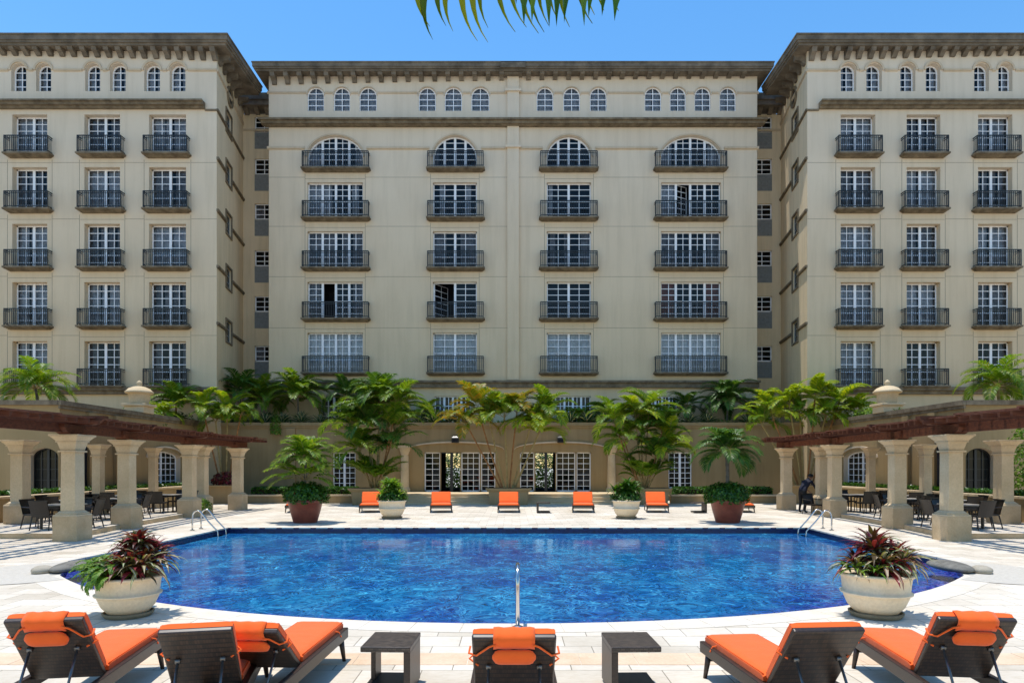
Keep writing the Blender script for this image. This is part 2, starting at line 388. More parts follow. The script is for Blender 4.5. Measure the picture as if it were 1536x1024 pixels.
# ------------------------------------------------------------------ facade system
class Facade:
    """a plane with coordinates u (along), z (up), n (outward)"""
    def __init__(s, O, U, Nn): s.O = Vector(O); s.U = Vector(U).normalized(); s.N = Vector(Nn).normalized(); s.holes = []; s.mb = MB(); s.room = MB()
    def P(s, u, z, n=0): return s.O + s.U*u + Vector((0, 0, z)) + s.N*n
    def fbox(s, mb, u0, u1, z0, z1, n0, n1, mi=0):
        p = [s.P(u0,z0,n1), s.P(u1,z0,n1), s.P(u1,z0,n0), s.P(u0,z0,n0), s.P(u0,z1,n1), s.P(u1,z1,n1), s.P(u1,z1,n0), s.P(u0,z1,n0)]
        mb.hexa(p, mi)
    def outline(s, u0, u1, z0, z1, rise, seg=14):
        if rise <= 0: return [(u0,z0),(u1,z0),(u1,z1),(u0,z1)]
        pts = [(u0,z0),(u1,z0)]; c = (u0+u1)/2; a = (u1-u0)/2
        for i in range(seg+1):
            t = math.pi*i/seg; pts.append((c + a*math.cos(t), z1-rise + rise*math.sin(t)))
        return pts
    def finish_wall(s, u0, u1, z0, z1, parent, mats, joints=(), name='wall'):
        vs, fs = cdt([(u0,z0),(u1,z0),(u1,z1),(u0,z1)], [h[0] for h in s.holes])
        s.mb.add([s.P(a, b) for a, b in vs], fs, 0)
        for poly, depth in s.holes:
            n = len(poly)
            for i in range(n):
                a = poly[i]; b = poly[(i+1) % n]
                s.mb.add([s.P(*a), s.P(*b), s.P(*b, -depth), s.P(*a, -depth)], [(0,1,2,3)], 1)
        for (a, b, c, d) in joints: s.fbox(s.mb, a, b, c, d, -.01, .004, 2)
        s.mb.build(name, mats, parent, world=True)
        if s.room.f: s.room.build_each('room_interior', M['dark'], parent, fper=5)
    def window(s, parent, u0, u1, z0, z1, rise=0, leaves=2, cols=2, rows=7, depth=.3, curtain=None, bar=.028, post=.075, open_leaf=None, roomd=1.6, name='window', pane_mat='glass', frame_mat='white', door=False, swing=None):
        s.holes.append((s.outline(u0, u1, z0, z1, rise), depth + .05))
        fr = MB(); n1 = -depth; n0 = -depth - .06
        c = (u0+u1)/2; a = (u1-u0)/2
        def top(u):
            if rise <= 0: return z1
            k = max(0, 1-((u-c)/a)**2); return z1-rise + rise*math.sqrt(k)
        def vbar(u, w, m0=n0, m1=n1):
            t = min(top(u-w/2), top(u+w/2)); s.fbox(fr, u-w/2, u+w/2, z0, max(z0+.05, t), m0, m1)
        # outer frame
        ow = post*.8
        if rise > 0:
            po = s.outline(u0, u1, z0, z1, rise); pi = s.outline(u0+ow, u1-ow, z0+ow, z1-ow, max(.05, rise-.0))
            for i in range(len(po)):
                j = (i+1) % len(po)
                A, B, Cc, Dd = po[i], po[j], pi[j], pi[i]
                fr.hexa([s.P(*A,n1), s.P(*B,n1), s.P(*B,n0), s.P(*A,n0), s.P(*Dd,n1), s.P(*Cc,n1), s.P(*Cc,n0), s.P(*Dd,n0)])
        else:
            s.fbox(fr, u0, u1, z1-ow, z1, n0, n1); s.fbox(fr, u0, u1, z0, z0+ow*1.3, n0, n1)
            s.fbox(fr, u0, u0+ow, z0, z1, n0, n1); s.fbox(fr, u1-ow, u1, z0, z1, n0, n1)
        lw = (u1-u0-2*ow)/leaves
        for k in range(1, leaves): vbar(u0+ow+lw*k, post*(1.7 if (leaves % 2 == 0 and k == leaves//2) or leaves > 2 else 1.3), n0-.004, n1+.012)
        pane = MB()
        for k in range(leaves):
            a0 = u0+ow+lw*k; a1 = a0+lw
            if open_leaf == k: continue
            for j in range(1, cols): vbar(a0+lw*j/cols, bar, n0+.012, n1-.006)
            pts = s.outline(u0+.02, u1-.02, z0+.02, z1-.02, max(0, rise)) if (rise > 0 and leaves == 1) else None
        def span(z):
            if rise <= 0 or z <= z1-rise: return u0+ow*.5, u1-ow*.5
            q = math.sqrt(max(0, 1-((z-(z1-rise))/rise)**2)); return c-a*q, c+a*q
        for r_ in range(1, rows):
            z = z0 + (z1-z0)*r_/rows; l, h = span(z)
            if h-l < .05: continue
            if open_leaf is None: s.fbox(fr, l, h, z-bar/2, z+bar/2, n0+.012, n1-.009)
            else:
                o0 = u0+ow+lw*open_leaf; o1 = o0+lw
                if o0 > l: s.fbox(fr, l, o0, z-bar/2, z+bar/2, n0+.012, n1-.009)
                if h > o1: s.fbox(fr, o1, h, z-bar/2, z+bar/2, n0+.012, n1-.009)
        if swing:      # the open leaf turned inwards about its jamb
            o0 = u0+ow+lw*open_leaf; o1 = o0+lw; sgn, ang = swing
            hu = o0 if sgn > 0 else o1
            def Q(t, z, e=0): return s.P(hu + sgn*math.cos(ang)*t - sgn*math.sin(ang)*e*0, z, n1-.03 - math.sin(ang)*t - e)
            def qbar(t0, t1, za, zb): fr.hexa([Q(t0,za), Q(t1,za), Q(t1,za,.05), Q(t0,za,.05), Q(t0,zb), Q(t1,zb), Q(t1,zb,.05), Q(t0,zb,.05)])
            zt = z1-ow
            for t in (0, lw/2-.015, lw-.06): qbar(t, t+(.06 if t != lw/2-.015 else .03), z0+ow, zt)
            for r_ in range(rows+1):
                z = z0+ow+(zt-z0-ow)*r_/rows; qbar(0, lw, z-.016, z+.016)
        f = fr.build(name, M[frame_mat], parent, world=True)
        # glass: one sheet of panes
        ng = n0+.02
        if open_leaf is None:
            po = s.outline(u0+.01, u1-.01, z0+.01, z1-.01, rise)
            pane.add([s.P(*p, ng) for p in po], [tuple(range(len(po)))])
        else:
            o0 = u0+ow+lw*open_leaf; o1 = o0+lw
            for l, h in ((u0+.01, o0), (o1, u1-.01)):
                if h-l > .05: pane.add([s.P(l,z0,ng), s.P(h,z0,ng), s.P(h,z1,ng), s.P(l,z1,ng)], [(0,1,2,3)])
        pane.build_each('pane', M[pane_mat], f, fper=1)
        # room behind
        if roomd:
            b0 = -depth-.09; b1 = -depth-roomd; e = .25
            q = [(u0-e, z0-.1), (u1+e, z0-.1), (u1+e, z1+.15), (u0-e, z1+.15)]
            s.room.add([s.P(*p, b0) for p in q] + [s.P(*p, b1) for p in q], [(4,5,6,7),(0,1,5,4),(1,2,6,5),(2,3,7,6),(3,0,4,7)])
        if curtain:
            kind, spans = curtain
            for (l, h) in spans:
                cm = MB()
                nn = max(6, int((h-l)*(u1-u0)/.045)); rows_ = [[], []]
                for i in range(nn+1):
                    t = l+(h-l)*i/nn; u = u0+(u1-u0)*t
                    w = .03*math.sin(i*1.9+rng.random()*.8)
                    rows_[0].append(s.P(u, z0+.03, -depth-.22+w)); rows_[1].append(s.P(u, z1+.06, -depth-.22+w*.8))
                cm.strip(rows_)
                cm.build('curtain', M[kind], f, smooth=True, world=True)
        return f
    def balcony(s, parent, u0, u1, ztop, proj=.5, rail=1.02, thick=.3, inset=.1):
        sl = MB()
        s.fbox(sl, u0, u1, ztop-.10, ztop, -.02, proj)
        # cavetto underside in two steps
        for k, (dz0, dz1, q, e) in enumerate(((.10, .14, .80, .06), (.14, .18, .6, .12), (.18, .21, .42, .17))):
            s.fbox(sl, u0+e, u1-e, ztop-dz1, ztop-dz0, -.02, proj*q)
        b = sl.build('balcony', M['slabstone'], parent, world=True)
        r = MB(); a0 = u0+inset; a1 = u1-inset; pn = proj-.07
        def vb(u, n, w=.02, h0=.02, h1=rail): s.fbox(r, u-w/2, u+w/2, ztop+h0-.02, ztop+h1, n-w/2, n+w/2)
        for zz, t in ((rail, .06), (rail-.12, .028), (.10, .035)):
            s.fbox(r, a0-.02, a1+.02, ztop+zz-t/2, ztop+zz+t/2, pn-.02, pn+.02)
            for u in (a0, a1): s.fbox(r, u-.018, u+.018, ztop+zz-t/2+.002, ztop+zz+t/2-.002, 0, pn-.02)
        n = max(4, round((a1-a0)/.115))
        for i in range(n+1):
            u = a0+(a1-a0)*i/n; vb(u, pn, .05 if i in (0, n) else .028, .0 if i in (0, n) else .08)
        for u in (a0, a1):
            for k in range(1, 4): vb(u, pn*k/4, .016, .08)
        r.build('railing', M['iron'], b, world=True)
        return b
    def course(s, parent, u0, u1, z, h=.1, proj=.08, name='string_course', mat='trim'):
        m = MB(); s.fbox(m, u0, u1, z-h/2, z+h/2, -.02, proj); s.fbox(m, u0, u1, z-h/2-.05, z-h/2, -.02, proj*.5)
        return m.build(name, M[mat], parent, world=True)
    def hood(s, mb, c, a, zs, rise, w=.09, proj=.07, seg=16):
        for i in range(seg):
            t0 = math.pi*i/seg; t1 = math.pi*(i+1)/seg
            def pp(t, e, n): return s.P(c+(a+e)*math.cos(t), zs+(rise+e)*math.sin(t), n)
            mb.hexa([pp(t0,0,proj), pp(t1,0,proj), pp(t1,0,-.01), pp(t0,0,-.01), pp(t0,w,proj), pp(t1,w,proj), pp(t1,w,-.01), pp(t0,w,-.01)])

# ------------------------------------------------------------------ camera, light, world
cam = bpy.data.cameras.new('camera'); cam.sensor_width = 36; cam.lens = 36*F/1536; cam.shift_y = (HY-512)/1536
cam.clip_end = 3000; cam.clip_start = .05
co = bpy.data.objects.new('camera', cam); COL.objects.link(co); co.location = (0, 0, EYE); co.rotation_euler = (R(90), 0, 0)
scene.camera = co
SUNV = Vector((-.13, .085, 1)).normalized()      # direction towards the sun
sl = bpy.data.lights.new('sun', 'SUN'); sl.energy = 4.6; sl.angle = R(.55); sl.color = (1, .955, .88)
so = bpy.data.objects.new('sun', sl); COL.objects.link(so); so.location = (0, 0, 60)
so.rotation_euler = SUNV.to_track_quat('Z', 'Y').to_euler()
w = bpy.data.worlds.new('World'); scene.world = w; w.use_nodes = True
nt = w.node_tree; nt.nodes.clear()
wo = nt.nodes.new('ShaderNodeOutputWorld'); bg = nt.nodes.new('ShaderNodeBackground'); sk = nt.nodes.new('ShaderNodeTexSky')
sk.sky_type = 'NISHITA'; sk.sun_disc = False; sk.sun_elevation = math.asin(SUNV.z); sk.sun_rotation = math.atan2(SUNV.x, SUNV.y)
sk.air_density = 1.5; sk.dust_density = .5; sk.ozone_density = 2.5; sk.altitude = 600
bg.inputs[1].default_value = .15
hsv = nt.nodes.new('ShaderNodeHueSaturation'); hsv.inputs['Saturation'].default_value = 1.33; hsv.inputs['Value'].default_value = 1.32
L(nt, sk.outputs[0], hsv.inputs['Color']); L(nt, hsv.outputs[0], bg.inputs[0]); L(nt, bg.outputs[0], wo.inputs[0])
scene.view_settings.view_transform = 'Standard'; scene.view_settings.look = 'None'; scene.view_settings.exposure = 0
scene.render.resolution_x = 1024; scene.render.resolution_y = 682
scene.cycles.max_bounces = 10; scene.cycles.transparent_max_bounces = 16; scene.cycles.diffuse_bounces = 5
scene.cycles.caustics_reflective = False; scene.cycles.caustics_refractive = False; scene.cycles.sample_clamp_indirect = 6

# ------------------------------------------------------------------ ground, deck, pool
def arc_pts(r, n, x0, x1):
    out = []
    t0 = math.asin(x0/r); t1 = math.asin(x1/r)
    for i in range(n+1):
        t = t0+(t1-t0)*i/n; out.append((r*math.sin(t), 20.5 - r*math.cos(t)))
    return out
RA = 11.6
near = arc_pts(RA, 28, -8.15, 8.15)
pool = near + [(8.75, 12.85), (9.9, 14.9), (9.95, 19.2), (10.25, 23.1)] + [(-9.85, 23.1), (-9.85, 19.0), (-9.95, 14.9), (-8.75, 12.85)]
vs, fs = cdt([(-44, -16), (44, -16), (44, 60), (-44, 60)], [pool])
d = MB(); d.add([(x, y, 0) for x, y in vs], fs)
tag(d.build('pool_deck', M['paving']), kind='structure')
vs, fs = cdt([(-900, -700), (900, -700), (900, 1500), (-900, 1500)], [[(-43.9, -15.9), (43.9, -15.9), (43.9, 59.9), (-43.9, 59.9)]])
d = MB(); d.add([(x, y, -.02) for x, y in vs], fs); tag(d.build('ground', M['lawn']), kind='structure')
b = MB(); n = len(pool)
for i in range(n):
    p, q = pool[i], pool[(i+1) % n]
    b.add([(p[0],p[1],0),(q[0],q[1],0),(q[0],q[1],-1.4),(p[0],p[1],-1.4)], [(0,1,2,3)])
b.add([(x,y,-1.4) for x, y in pool], [tuple(range(n))])
tag(b.build('pool_basin', M['pooltile']), kind='structure')
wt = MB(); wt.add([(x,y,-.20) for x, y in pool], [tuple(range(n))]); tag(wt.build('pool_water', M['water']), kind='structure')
# coping stones round the edge
cp = MB()
def offs(poly, e):
    n = len(poly); out = []
    for i in range(n):
        a = Vector(poly[i-1]); c_ = Vector(poly[i]); e_ = Vector(poly[(i+1) % n])
        d1 = (c_-a).normalized(); d2 = (e_-c_).normalized(); n1 = Vector((d1.y, -d1.x)); n2 = Vector((d2.y, -d2.x))
        m_ = (n1+n2).normalized(); k = 1/max(.45, m_.dot(n1)); out.append(c_+m_*e*k)
    return out
ino = offs(pool, -.03); ot = offs(pool, .46)
for i in range(n):
    j = (i+1) % n; L_ = (ot[j]-ot[i]).length; k = max(1, round(L_/.62))
    for q in range(k):
        t0 = q/k+.005; t1 = (q+1)/k-.005
        a, b_, c_, d_ = ino[i].lerp(ino[j], t0), ino[i].lerp(ino[j], t1), ot[i].lerp(ot[j], t1), ot[i].lerp(ot[j], t0)
        cp.hexa([(*a,-.035),(*b_,-.035),(*c_,-.035),(*d_,-.035),(*a,.006),(*b_,.006),(*c_,.006),(*d_,.006)])
tag(cp.build('pool_coping', M['coping']), kind='structure')
band = MB()
x = -20
while x < 20:
    band.box(x+.004, x+.606, 7.08, 7.52, -.01, .004); x += .61
tag(band.build('stone_band_path', M['peach']), kind='structure')
for s_, side in ((-1, 'left'), (1, 'right')):
    m_ = MB(); k = 40; poly = []
    cx, cy = s_*9.45, 13.3
    outer = [(cx+1.35*math.cos(2*math.pi*i/k), cy+1.5*math.sin(2*math.pi*i/k)) for i in range(k)]
    # clip against the pool by keeping points outside
    def inp(p):
        c = False
        for i in range(n):
            a = pool[i]; b2 = pool[(i+1) % n]
            if (a[1] > p[1]) != (b2[1] > p[1]) and p[0] < (b2[0]-a[0])*(p[1]-a[1])/(b2[1]-a[1])+a[0]: c = not c
        return c
    k2 = 14
    for i in range(k):
        for j in range(k2):
            r0, r1 = j/k2, (j+1)/k2; a0, a1 = 2*math.pi*i/k, 2*math.pi*(i+1)/k
            q = [(cx+1.35*r*math.cos(a), cy+1.5*r*math.sin(a)) for r, a in ((r0,a0),(r1,a0),(r1,a1),(r0,a1))]
            cn = (sum(t[0] for t in q)/4, sum(t[1] for t in q)/4)
            if any(inp(t) for t in q) or inp(cn): continue
            m_.add([(*t, .010) for t in q], [(0,1,2,3)])
    tag(m_.build('pebble_paving', M['coble']), kind='structure')

# ------------------------------------------------------------------ hotel: central block (front at y=45)
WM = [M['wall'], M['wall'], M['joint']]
Dc = 45.0
cb = thing('hotel_block', 'tall cream central hotel block with arched top windows and four bays of balconies', 'hotel building', (0, Dc, 0))
fc = Facade((0, Dc, 0), (1, 0, 0), (0, -1, 0))
D2 = Dc + .22
topz = Z(115, Dc)
small = [(461,486),(500.6,525),(539,565),(628,653.7),(667,693),(707,734),(805,830),(845,870),(885,910),(967,992),(1005,1029),(1042,1066),(1079.5,1104)]
hoodm = MB()
for a, b_ in small:
    u0, u1 = X(a, Dc), X(b_, Dc)
    fc.window(cb, u0, u1, Z(166.5, Dc), Z(131, Dc), rise=(u1-u0)/2, leaves=1, cols=2, rows=4, depth=.10, curtain=('curtain', [(0, .46), (.52, 1)]), bar=.05, post=.07, roomd=1.2)
    fc.hood(hoodm, (u0+u1)/2, (u1-u0)/2, Z(131, Dc)-(u1-u0)/2, (u1-u0)/2, .05, .05)
bays = [(462.6,545.4,4,2),(650,715.5,2,2),(820,886,2,2),(990.5,1080,4,2)]
slabs = [(450.5,554),(639,727),(808.7,898.4),(982,1093)]
rows_ = [(204,249.5),(273.7,324),(347,399.5),(422.7,476),(499,557.5)]
curt = {(0,0):('curtain',[(0,.2),(.86,1)]),(0,1):('curtain',[(.0,.42),(.78,.9)]),(0,2):('curtain_grey',[(0,.5),(.6,.72),(.8,1)]),(0,3):('curtain_grey',[(0,.2),(.8,1)]),
        (1,0):('curtain_grey',[(0,.12)]),(1,1):('curtain',[(.14,.26),(.74,.86)]),(1,2):('curtain_grey',[(0,.3),(.62,1)]),(1,3):None,
        (2,0):None,(2,1):('curtain',[(.05,.14)]),(2,2):('curtain_grey',[(.08,.2),(.4,.5),(.78,1)]),(2,3):None,
        (3,0):('curtain',[(0,.2),(.8,1)]),(3,1):('curtain',[(.0,.24),(.28,.48),(.52,1)]),(3,2):('curtain_grey',[(0,.24),(.8,1)]),(3,3):('curtain_red',[(0,.24),(.78,1)])}
joints = []
for bi, (a, b_, lv, cs) in enumerate(bays):
    u0, u1 = X(a, D2), X(b_, D2)
    s0, s1 = X(slabs[bi][0], Dc-.5), X(slabs[bi][1], Dc-.5)
    for ri, (t, bt) in enumerate(rows_):
        zt = Z(t, Dc); zb = Z(bt, Dc-.5)
        cu = ('curtain_pale', [(0,1)]) if ri == 4 else curt[(bi, ri)]
        op = None; sw = None
        if (bi, ri) == (0, 3): op = 1
        if (bi, ri) == (1, 3): op, sw = 0, (1, R(55))
        if (bi, ri) == (3, 1): op, sw = 1, (1, R(28))
        if op is not None and cu: cu = (cu[0], [q for q in cu[1] if q[1] <= .25 or q[0] >= .7])
        rise = (zt-zb)*.62 if ri == 0 else 0
        fc.window(cb, u0, u1, zb, zt, rise=rise, leaves=(4 if ri == 0 else lv), cols=(cs if (bi in (0,3) or ri) else 1), rows=6, curtain=cu, open_leaf=op, swing=sw, post=.09, bar=.042, depth=.22)
        fc.balcony(cb, s0, s1, zb, rail=1.05)
        if ri == 0: fc.hood(hoodm, (u0+u1)/2, (u1-u0)/2+.03, zt-rise, rise+.03, .10, .09)
        if ri < 4:
            z2 = Z(rows_[ri+1][0], Dc); zz = zb-.28
            e = .16
            for uu in (u0-e, u1+e): joints.append((uu-.012, uu+.012, Z(rows_[ri+1][1], Dc-.5), zz))
            joints.append((u0-e, u1+e, z2+.24, z2+.262))
for py in (266, 339.6, 415, 491.6):
    z = Z(py, Dc); cur = X(403, Dc)
    for bi, (a, b_, *_r) in enumerate(bays):
        joints.append((cur, X(a, D2)-.18, z-.011, z+.011)); cur = X(b_, D2)+.18
    joints.append((cur, X(1136, Dc), z-.011, z+.011))
joints.append((X(403, Dc), X(1136, Dc), Z(191, Dc)-.02, Z(191, Dc)))
# terrace level windows
for a, b_, lv in ((481,520,1),(652,706,2),(833,886,2),(972,1016,2)):
    fc.window(cb, X(a, Dc), X(b_, Dc), 4.25, Z(594, Dc), leaves=lv*2, cols=2, rows=4, curtain=('curtain_grey', [(0,.3)]), depth=.15, bar=.045, post=.08)
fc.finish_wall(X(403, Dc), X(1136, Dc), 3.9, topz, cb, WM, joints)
hoodm.build_each('arch_hood', M['trim'], cb, fper=96)
# string course between arched windows (two levels)
segs = [(403, 458)]
def courses(f, xs, py, D, holes, h, proj, mat='trim'):
    cur = xs[0]
    for a, b_ in holes + [(xs[1], None)]:
        if a-cur > 1: f.course(cb if f in (fc,) else f.parent, X(cur, D), X(a, D), Z(py, D), h, proj, mat=mat)
        cur = b_
courses(fc, (401, 1138), 139, Dc, [(a-2, b_+2) for a, b_ in small], .11, .07)
courses(fc, (401, 1138), 222, Dc, [(457,550),(644,722),(814,893),(986,1086)], .13, .10)
m = MB()
zt = Z(176, Dc-.6); zb = Z(187, Dc-.35)
fc.fbox(m, X(403,Dc)-.5, X(1136,Dc)+.5, zt-.12, zt, -.02, .6)
fc.fbox(m, X(403,Dc)-.38, X(1136,Dc)+.38, zt-.30, zt-.12, -.02, .45); fc.fbox(m, X(403,Dc)-.24, X(1136,Dc)+.24, zb, zt-.30, -.02, .28)
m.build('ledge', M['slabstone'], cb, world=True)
m = MB(); zt = Z(570, Dc-.4)
fc.fbox(m, X(403,Dc)-.1, X(1136,Dc)+.1, zt-.14, zt, -.02, .42); fc.fbox(m, X(403,Dc)-.05, X(1136,Dc)+.05, zt-.46, zt-.14, -.02, .25)
m.build('lower_ledge', M['slabstone'], cb, world=True)
m = MB(); fc.fbox(m, X(761,Dc), X(778.5,Dc), Z(570,Dc), Z(115,Dc), -.02, .16)
for py in (137, 221): fc.fbox(m, X(758,Dc), X(781.5,Dc), Z(py,Dc)-.1, Z(py,Dc)+.06, -.02, .27)
m.build('pilaster', M['wall'], cb, world=True)
m = MB(); fc.fbox(m, X(751,Dc), X(788,Dc), Z(112,Dc), Z(104,Dc), -.02, .85); fc.fbox(m, X(756,Dc), X(783,Dc), Z(117,Dc), Z(112,Dc), -.02, .5)
m.build('pilaster_capital', M['cornice'], cb, world=True)
def roof_cornice(f, parent, u0, u1, z0, zt, over, ends, back):
    """eaves: soffit, stepped fascia"""
    m = MB(); h = zt-z0; e0, e1 = ends
    f.fbox(m, u0-e0+.20, u1+e1-.20, z0, z0+h*.22, -back, over-.2)
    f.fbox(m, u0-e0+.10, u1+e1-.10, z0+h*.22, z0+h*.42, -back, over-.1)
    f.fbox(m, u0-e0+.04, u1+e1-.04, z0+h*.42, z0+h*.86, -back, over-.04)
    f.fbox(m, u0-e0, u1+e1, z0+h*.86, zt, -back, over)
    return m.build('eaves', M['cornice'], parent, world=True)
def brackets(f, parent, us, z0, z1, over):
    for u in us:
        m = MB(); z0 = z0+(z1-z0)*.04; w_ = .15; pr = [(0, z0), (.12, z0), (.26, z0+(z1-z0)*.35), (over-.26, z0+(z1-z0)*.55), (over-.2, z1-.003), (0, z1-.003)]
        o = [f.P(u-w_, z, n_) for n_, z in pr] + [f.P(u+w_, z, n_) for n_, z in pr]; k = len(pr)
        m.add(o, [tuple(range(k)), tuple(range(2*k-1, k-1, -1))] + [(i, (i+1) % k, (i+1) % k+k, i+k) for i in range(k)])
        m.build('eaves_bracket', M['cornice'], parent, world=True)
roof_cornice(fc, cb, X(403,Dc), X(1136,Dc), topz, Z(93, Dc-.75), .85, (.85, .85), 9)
brackets(fc, cb, [X(409+20.2*i, Dc-.4) for i in range(36) if abs(409+20.2*i-769) > 14 and 409+20.2*i < 1135], Z(122, Dc-.5), topz, .8)
m = MB(); m.box(X(403,Dc), X(1136,Dc), Dc+.01, Dc+9, topz, topz+.2); 
m.box(X(403,Dc)-.0, X(403,Dc)+.2, Dc+.62, Dc+9, 3.9, topz-.02); m.box(X(1136,Dc)-.2, X(1136,Dc), Dc+.62, Dc+9, 3.9, topz-.02)
m.box(X(403,Dc)+.2, X(1136,Dc)-.2, Dc+8.8, Dc+9, 3.9, topz-.02)
m.box(X(403,Dc), X(403,Dc)+.01, Dc, Dc+.62, 3.9, topz); m.box(X(1136,Dc)-.01, X(1136,Dc), Dc, Dc+.62, 3.9, topz)
m.box(X(403,Dc)+.2, X(1136,Dc)-.2, Dc+2.2, Dc+8.8, 4.0, 4.2)
m.build_each('rear_wall', M['wall_side'], cb)

# ------------------------------------------------------------------ recess + wings
Dw = 41.0; Dr = 47.5
frames = {-1: [(27,77),(134,185),(230,283)], 1: [(1257,1306.5),(1355,1403),(1461,1510)]}
smallw = {-1: [(23,44),(60,81),(133,154),(170,192),(221,243),(259,281)], 1: [(1258.5,1280),(1296.5,1318),(1347,1368),(1385,1405),(1457,1477.5),(1493,1512.5)]}
wrow = [(174.5,227),(253,310.5),(337.5,398.5),(424.5,487),(512.5,577.5)]
for s_, side in ((-1,'left'),(1,'right')):
    tone = 'left-hand' if s_ < 0 else 'right-hand'
    wg = thing('hotel_wing', f'cream hotel wing with three columns of balconies at the {side} edge of the photo', 'hotel wing', (s_*26, Dw, 0))
    f = Facade((0, Dw, 0), (1,0,0), (0,-1,0)); f.parent = wg
    cx = s_*18.16; far = s_*36.0
    ul, ur = min(cx, far), max(cx, far)
    zt_ = Z(77, Dw); zled = Z(148, Dw-.5)
    joints = []; hm = MB()
    allf = frames[s_] + ([(-82, -32)] if s_ < 0 else [(1570, 1620)])
    alls = smallw[s_]
    for (a, b_) in alls:
        u0, u1 = X(a, Dw+.3), X(b_, Dw+.3)
        f.window(wg, u0-.03, u1+.03, Z(137,Dw), Z(95,Dw), rise=(u1-u0)/2, leaves=1, cols=2, rows=4, depth=.3, curtain=('curtain', [(0,.4),(.6,1)]), bar=.05, post=.09, roomd=1.4)
        f.hood(hm, (u0+u1)/2, (u1-u0)/2+.05, Z(95,Dw)-(u1-u0)/2, (u1-u0)/2+.05, .12, .07)
    for ci, (a, b_) in enumerate(allf):
        u0, u1 = X(a, Dw+.42), X(b_, Dw+.42)
        for ri, (t, bt) in enumerate(wrow):
            zt0 = Z(t, Dw+.2); zb0 = Z(bt, Dw-.5)
            k = (ci*5+ri*3+(s_+1)) % 4
            cu = [('curtain', [(0,.47),(.53,.97)]), ('curtain_grey', [(0,.44),(.6,1)]), ('curtain', [(0,.3),(.34,.46),(.56,1)]), ('curtain_grey', [(0,.24),(.3,.45),(.53,.7),(.78,1)])][k]
            if ri == 4 and ci in (1,2): cu = ('curtain_grey', [(0,.2),(.8,1)])
            if ri >= 2 and ci == 0: cu = ('curtain', [(0,.3),(.36,1)])
            f.window(wg, u0-.04, u1+.04, zb0, zt0, leaves=2, cols=2, rows=6 if ri else 6, depth=.38, curtain=cu, bar=.042, post=.09)
            c_ = (u0+u1)/2; sa = X(b_-a, Dw)-X(0, Dw)
            f.balcony(wg, c_-s_*.06-1.42, c_-s_*.06+1.42, zb0, rail=1.0)
            if ri < 4:
                zn = Z(wrow[ri+1][0], Dw+.2)
                for uu in (u0-.34, u1+.34): joints.append((uu-.012, uu+.012, Z(wrow[ri+1][1], Dw-.5), zb0-.28))
                joints.append((u0-.3, u1+.3, zn+.26, zn+.28))
    for py in (244, 328.5, 414.5, 503):
        z = Z(py, Dw)
        us = sorted([(X(a,Dw+.42)-.36, X(b_,Dw+.42)+.36) for a, b_ in allf]); cur = ul
        for a, b_ in us + [(ur, None)]:
            if a > cur: joints.append((cur, a, z-.011, z+.011))
            cur = b_
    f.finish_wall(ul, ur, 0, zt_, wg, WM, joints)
    hm.build_each('arch_hood', M['trim'], wg, fper=96)
    hs = sorted([(X(a,Dw+.3)-.2, X(b_,Dw+.3)+.2) for a, b_ in alls]); cur = ul
    for a, b_ in hs + [(ur, None)]:
        if a-cur > .05: f.course(wg, cur, a, Z(105, Dw), .11, .08)
        cur = b_
    m = MB()
    in_ = s_*(abs(cx)+.7)
    a_, c_ = (min(in_, far), max(in_, far))
    f.fbox(m, a_, c_, zled-.1, zled, -.02, .5); f.fbox(m, a_, c_, zled-.26, zled-.1, -.02, .38); f.fbox(m, a_, c_, zled-.40, zled-.26, -.02, .2)
    f.fbox(m, min(cx, in_)-(.06 if s_ > 0 else 0), max(cx, in_)+(.06 if s_ < 0 else 0), zled-.5, zled-.40, -.02, .08)
    m.build('ledge', M['slabstone'], wg, world=True)
    m = MB(); zq = Z(581, Dw)
    f.fbox(m, ul, ur, zq-.2, zq, -.02, .35); f.fbox(m, ul, ur, zq-.42, zq-.2, -.02, .18); m.build('lower_ledge', M['slabstone'], wg, world=True)
    # side wall towards the courtyard (slightly splayed)
    P0 = Vector((cx, Dw, 0)); P1 = Vector((s_*19.2, Dr+.3, 0)); U = (P1-P0).normalized(); Nn = Vector((-s_*U.y, s_*U.x, 0))
    if Nn.x*s_ > 0: Nn = -Nn
    g = Facade(P0, U, Nn); g.parent = wg; Ls = (P1-P0).length
    sj = []
    for zt0 in (25.2, 21.9, 18.6, 15.1, 11.6):
        g.window(wg, 2.05, 3.35, zt0-1.35, zt0, leaves=1, cols=2, rows=3, depth=.10, bar=.04, post=.07, roomd=.9, pane_mat='darkglass', frame_mat='louvre')
        sur = MB()
        for q in ((1.93,2.05,zt0-1.47,zt0+.12),(3.35,3.47,zt0-1.47,zt0+.12),(2.05,3.35,zt0-1.47,zt0-1.35),(2.05,3.35,zt0,zt0+.12)): g.fbox(sur, *q, -.02, .07)
        sur.build('window_surround', M['slabstone'], wg, world=True)
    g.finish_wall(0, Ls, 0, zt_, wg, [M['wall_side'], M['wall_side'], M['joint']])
    for z in (21.1, 17.9, 14.45, 10.95):
        for a, b_ in ((-.0, 1.93), (3.47, Ls)): g.course(wg, a, b_, z, .13, .12, mat='slabstone')
    g.course(wg, 0, Ls, zled-.4, .12, .1, mat='slabstone'); g.course(wg, 0, Ls, Z(105,Dw), .11, .08)
    oc = MB(); c0 = g.P(2.9, Z(118, 43.6), 0)
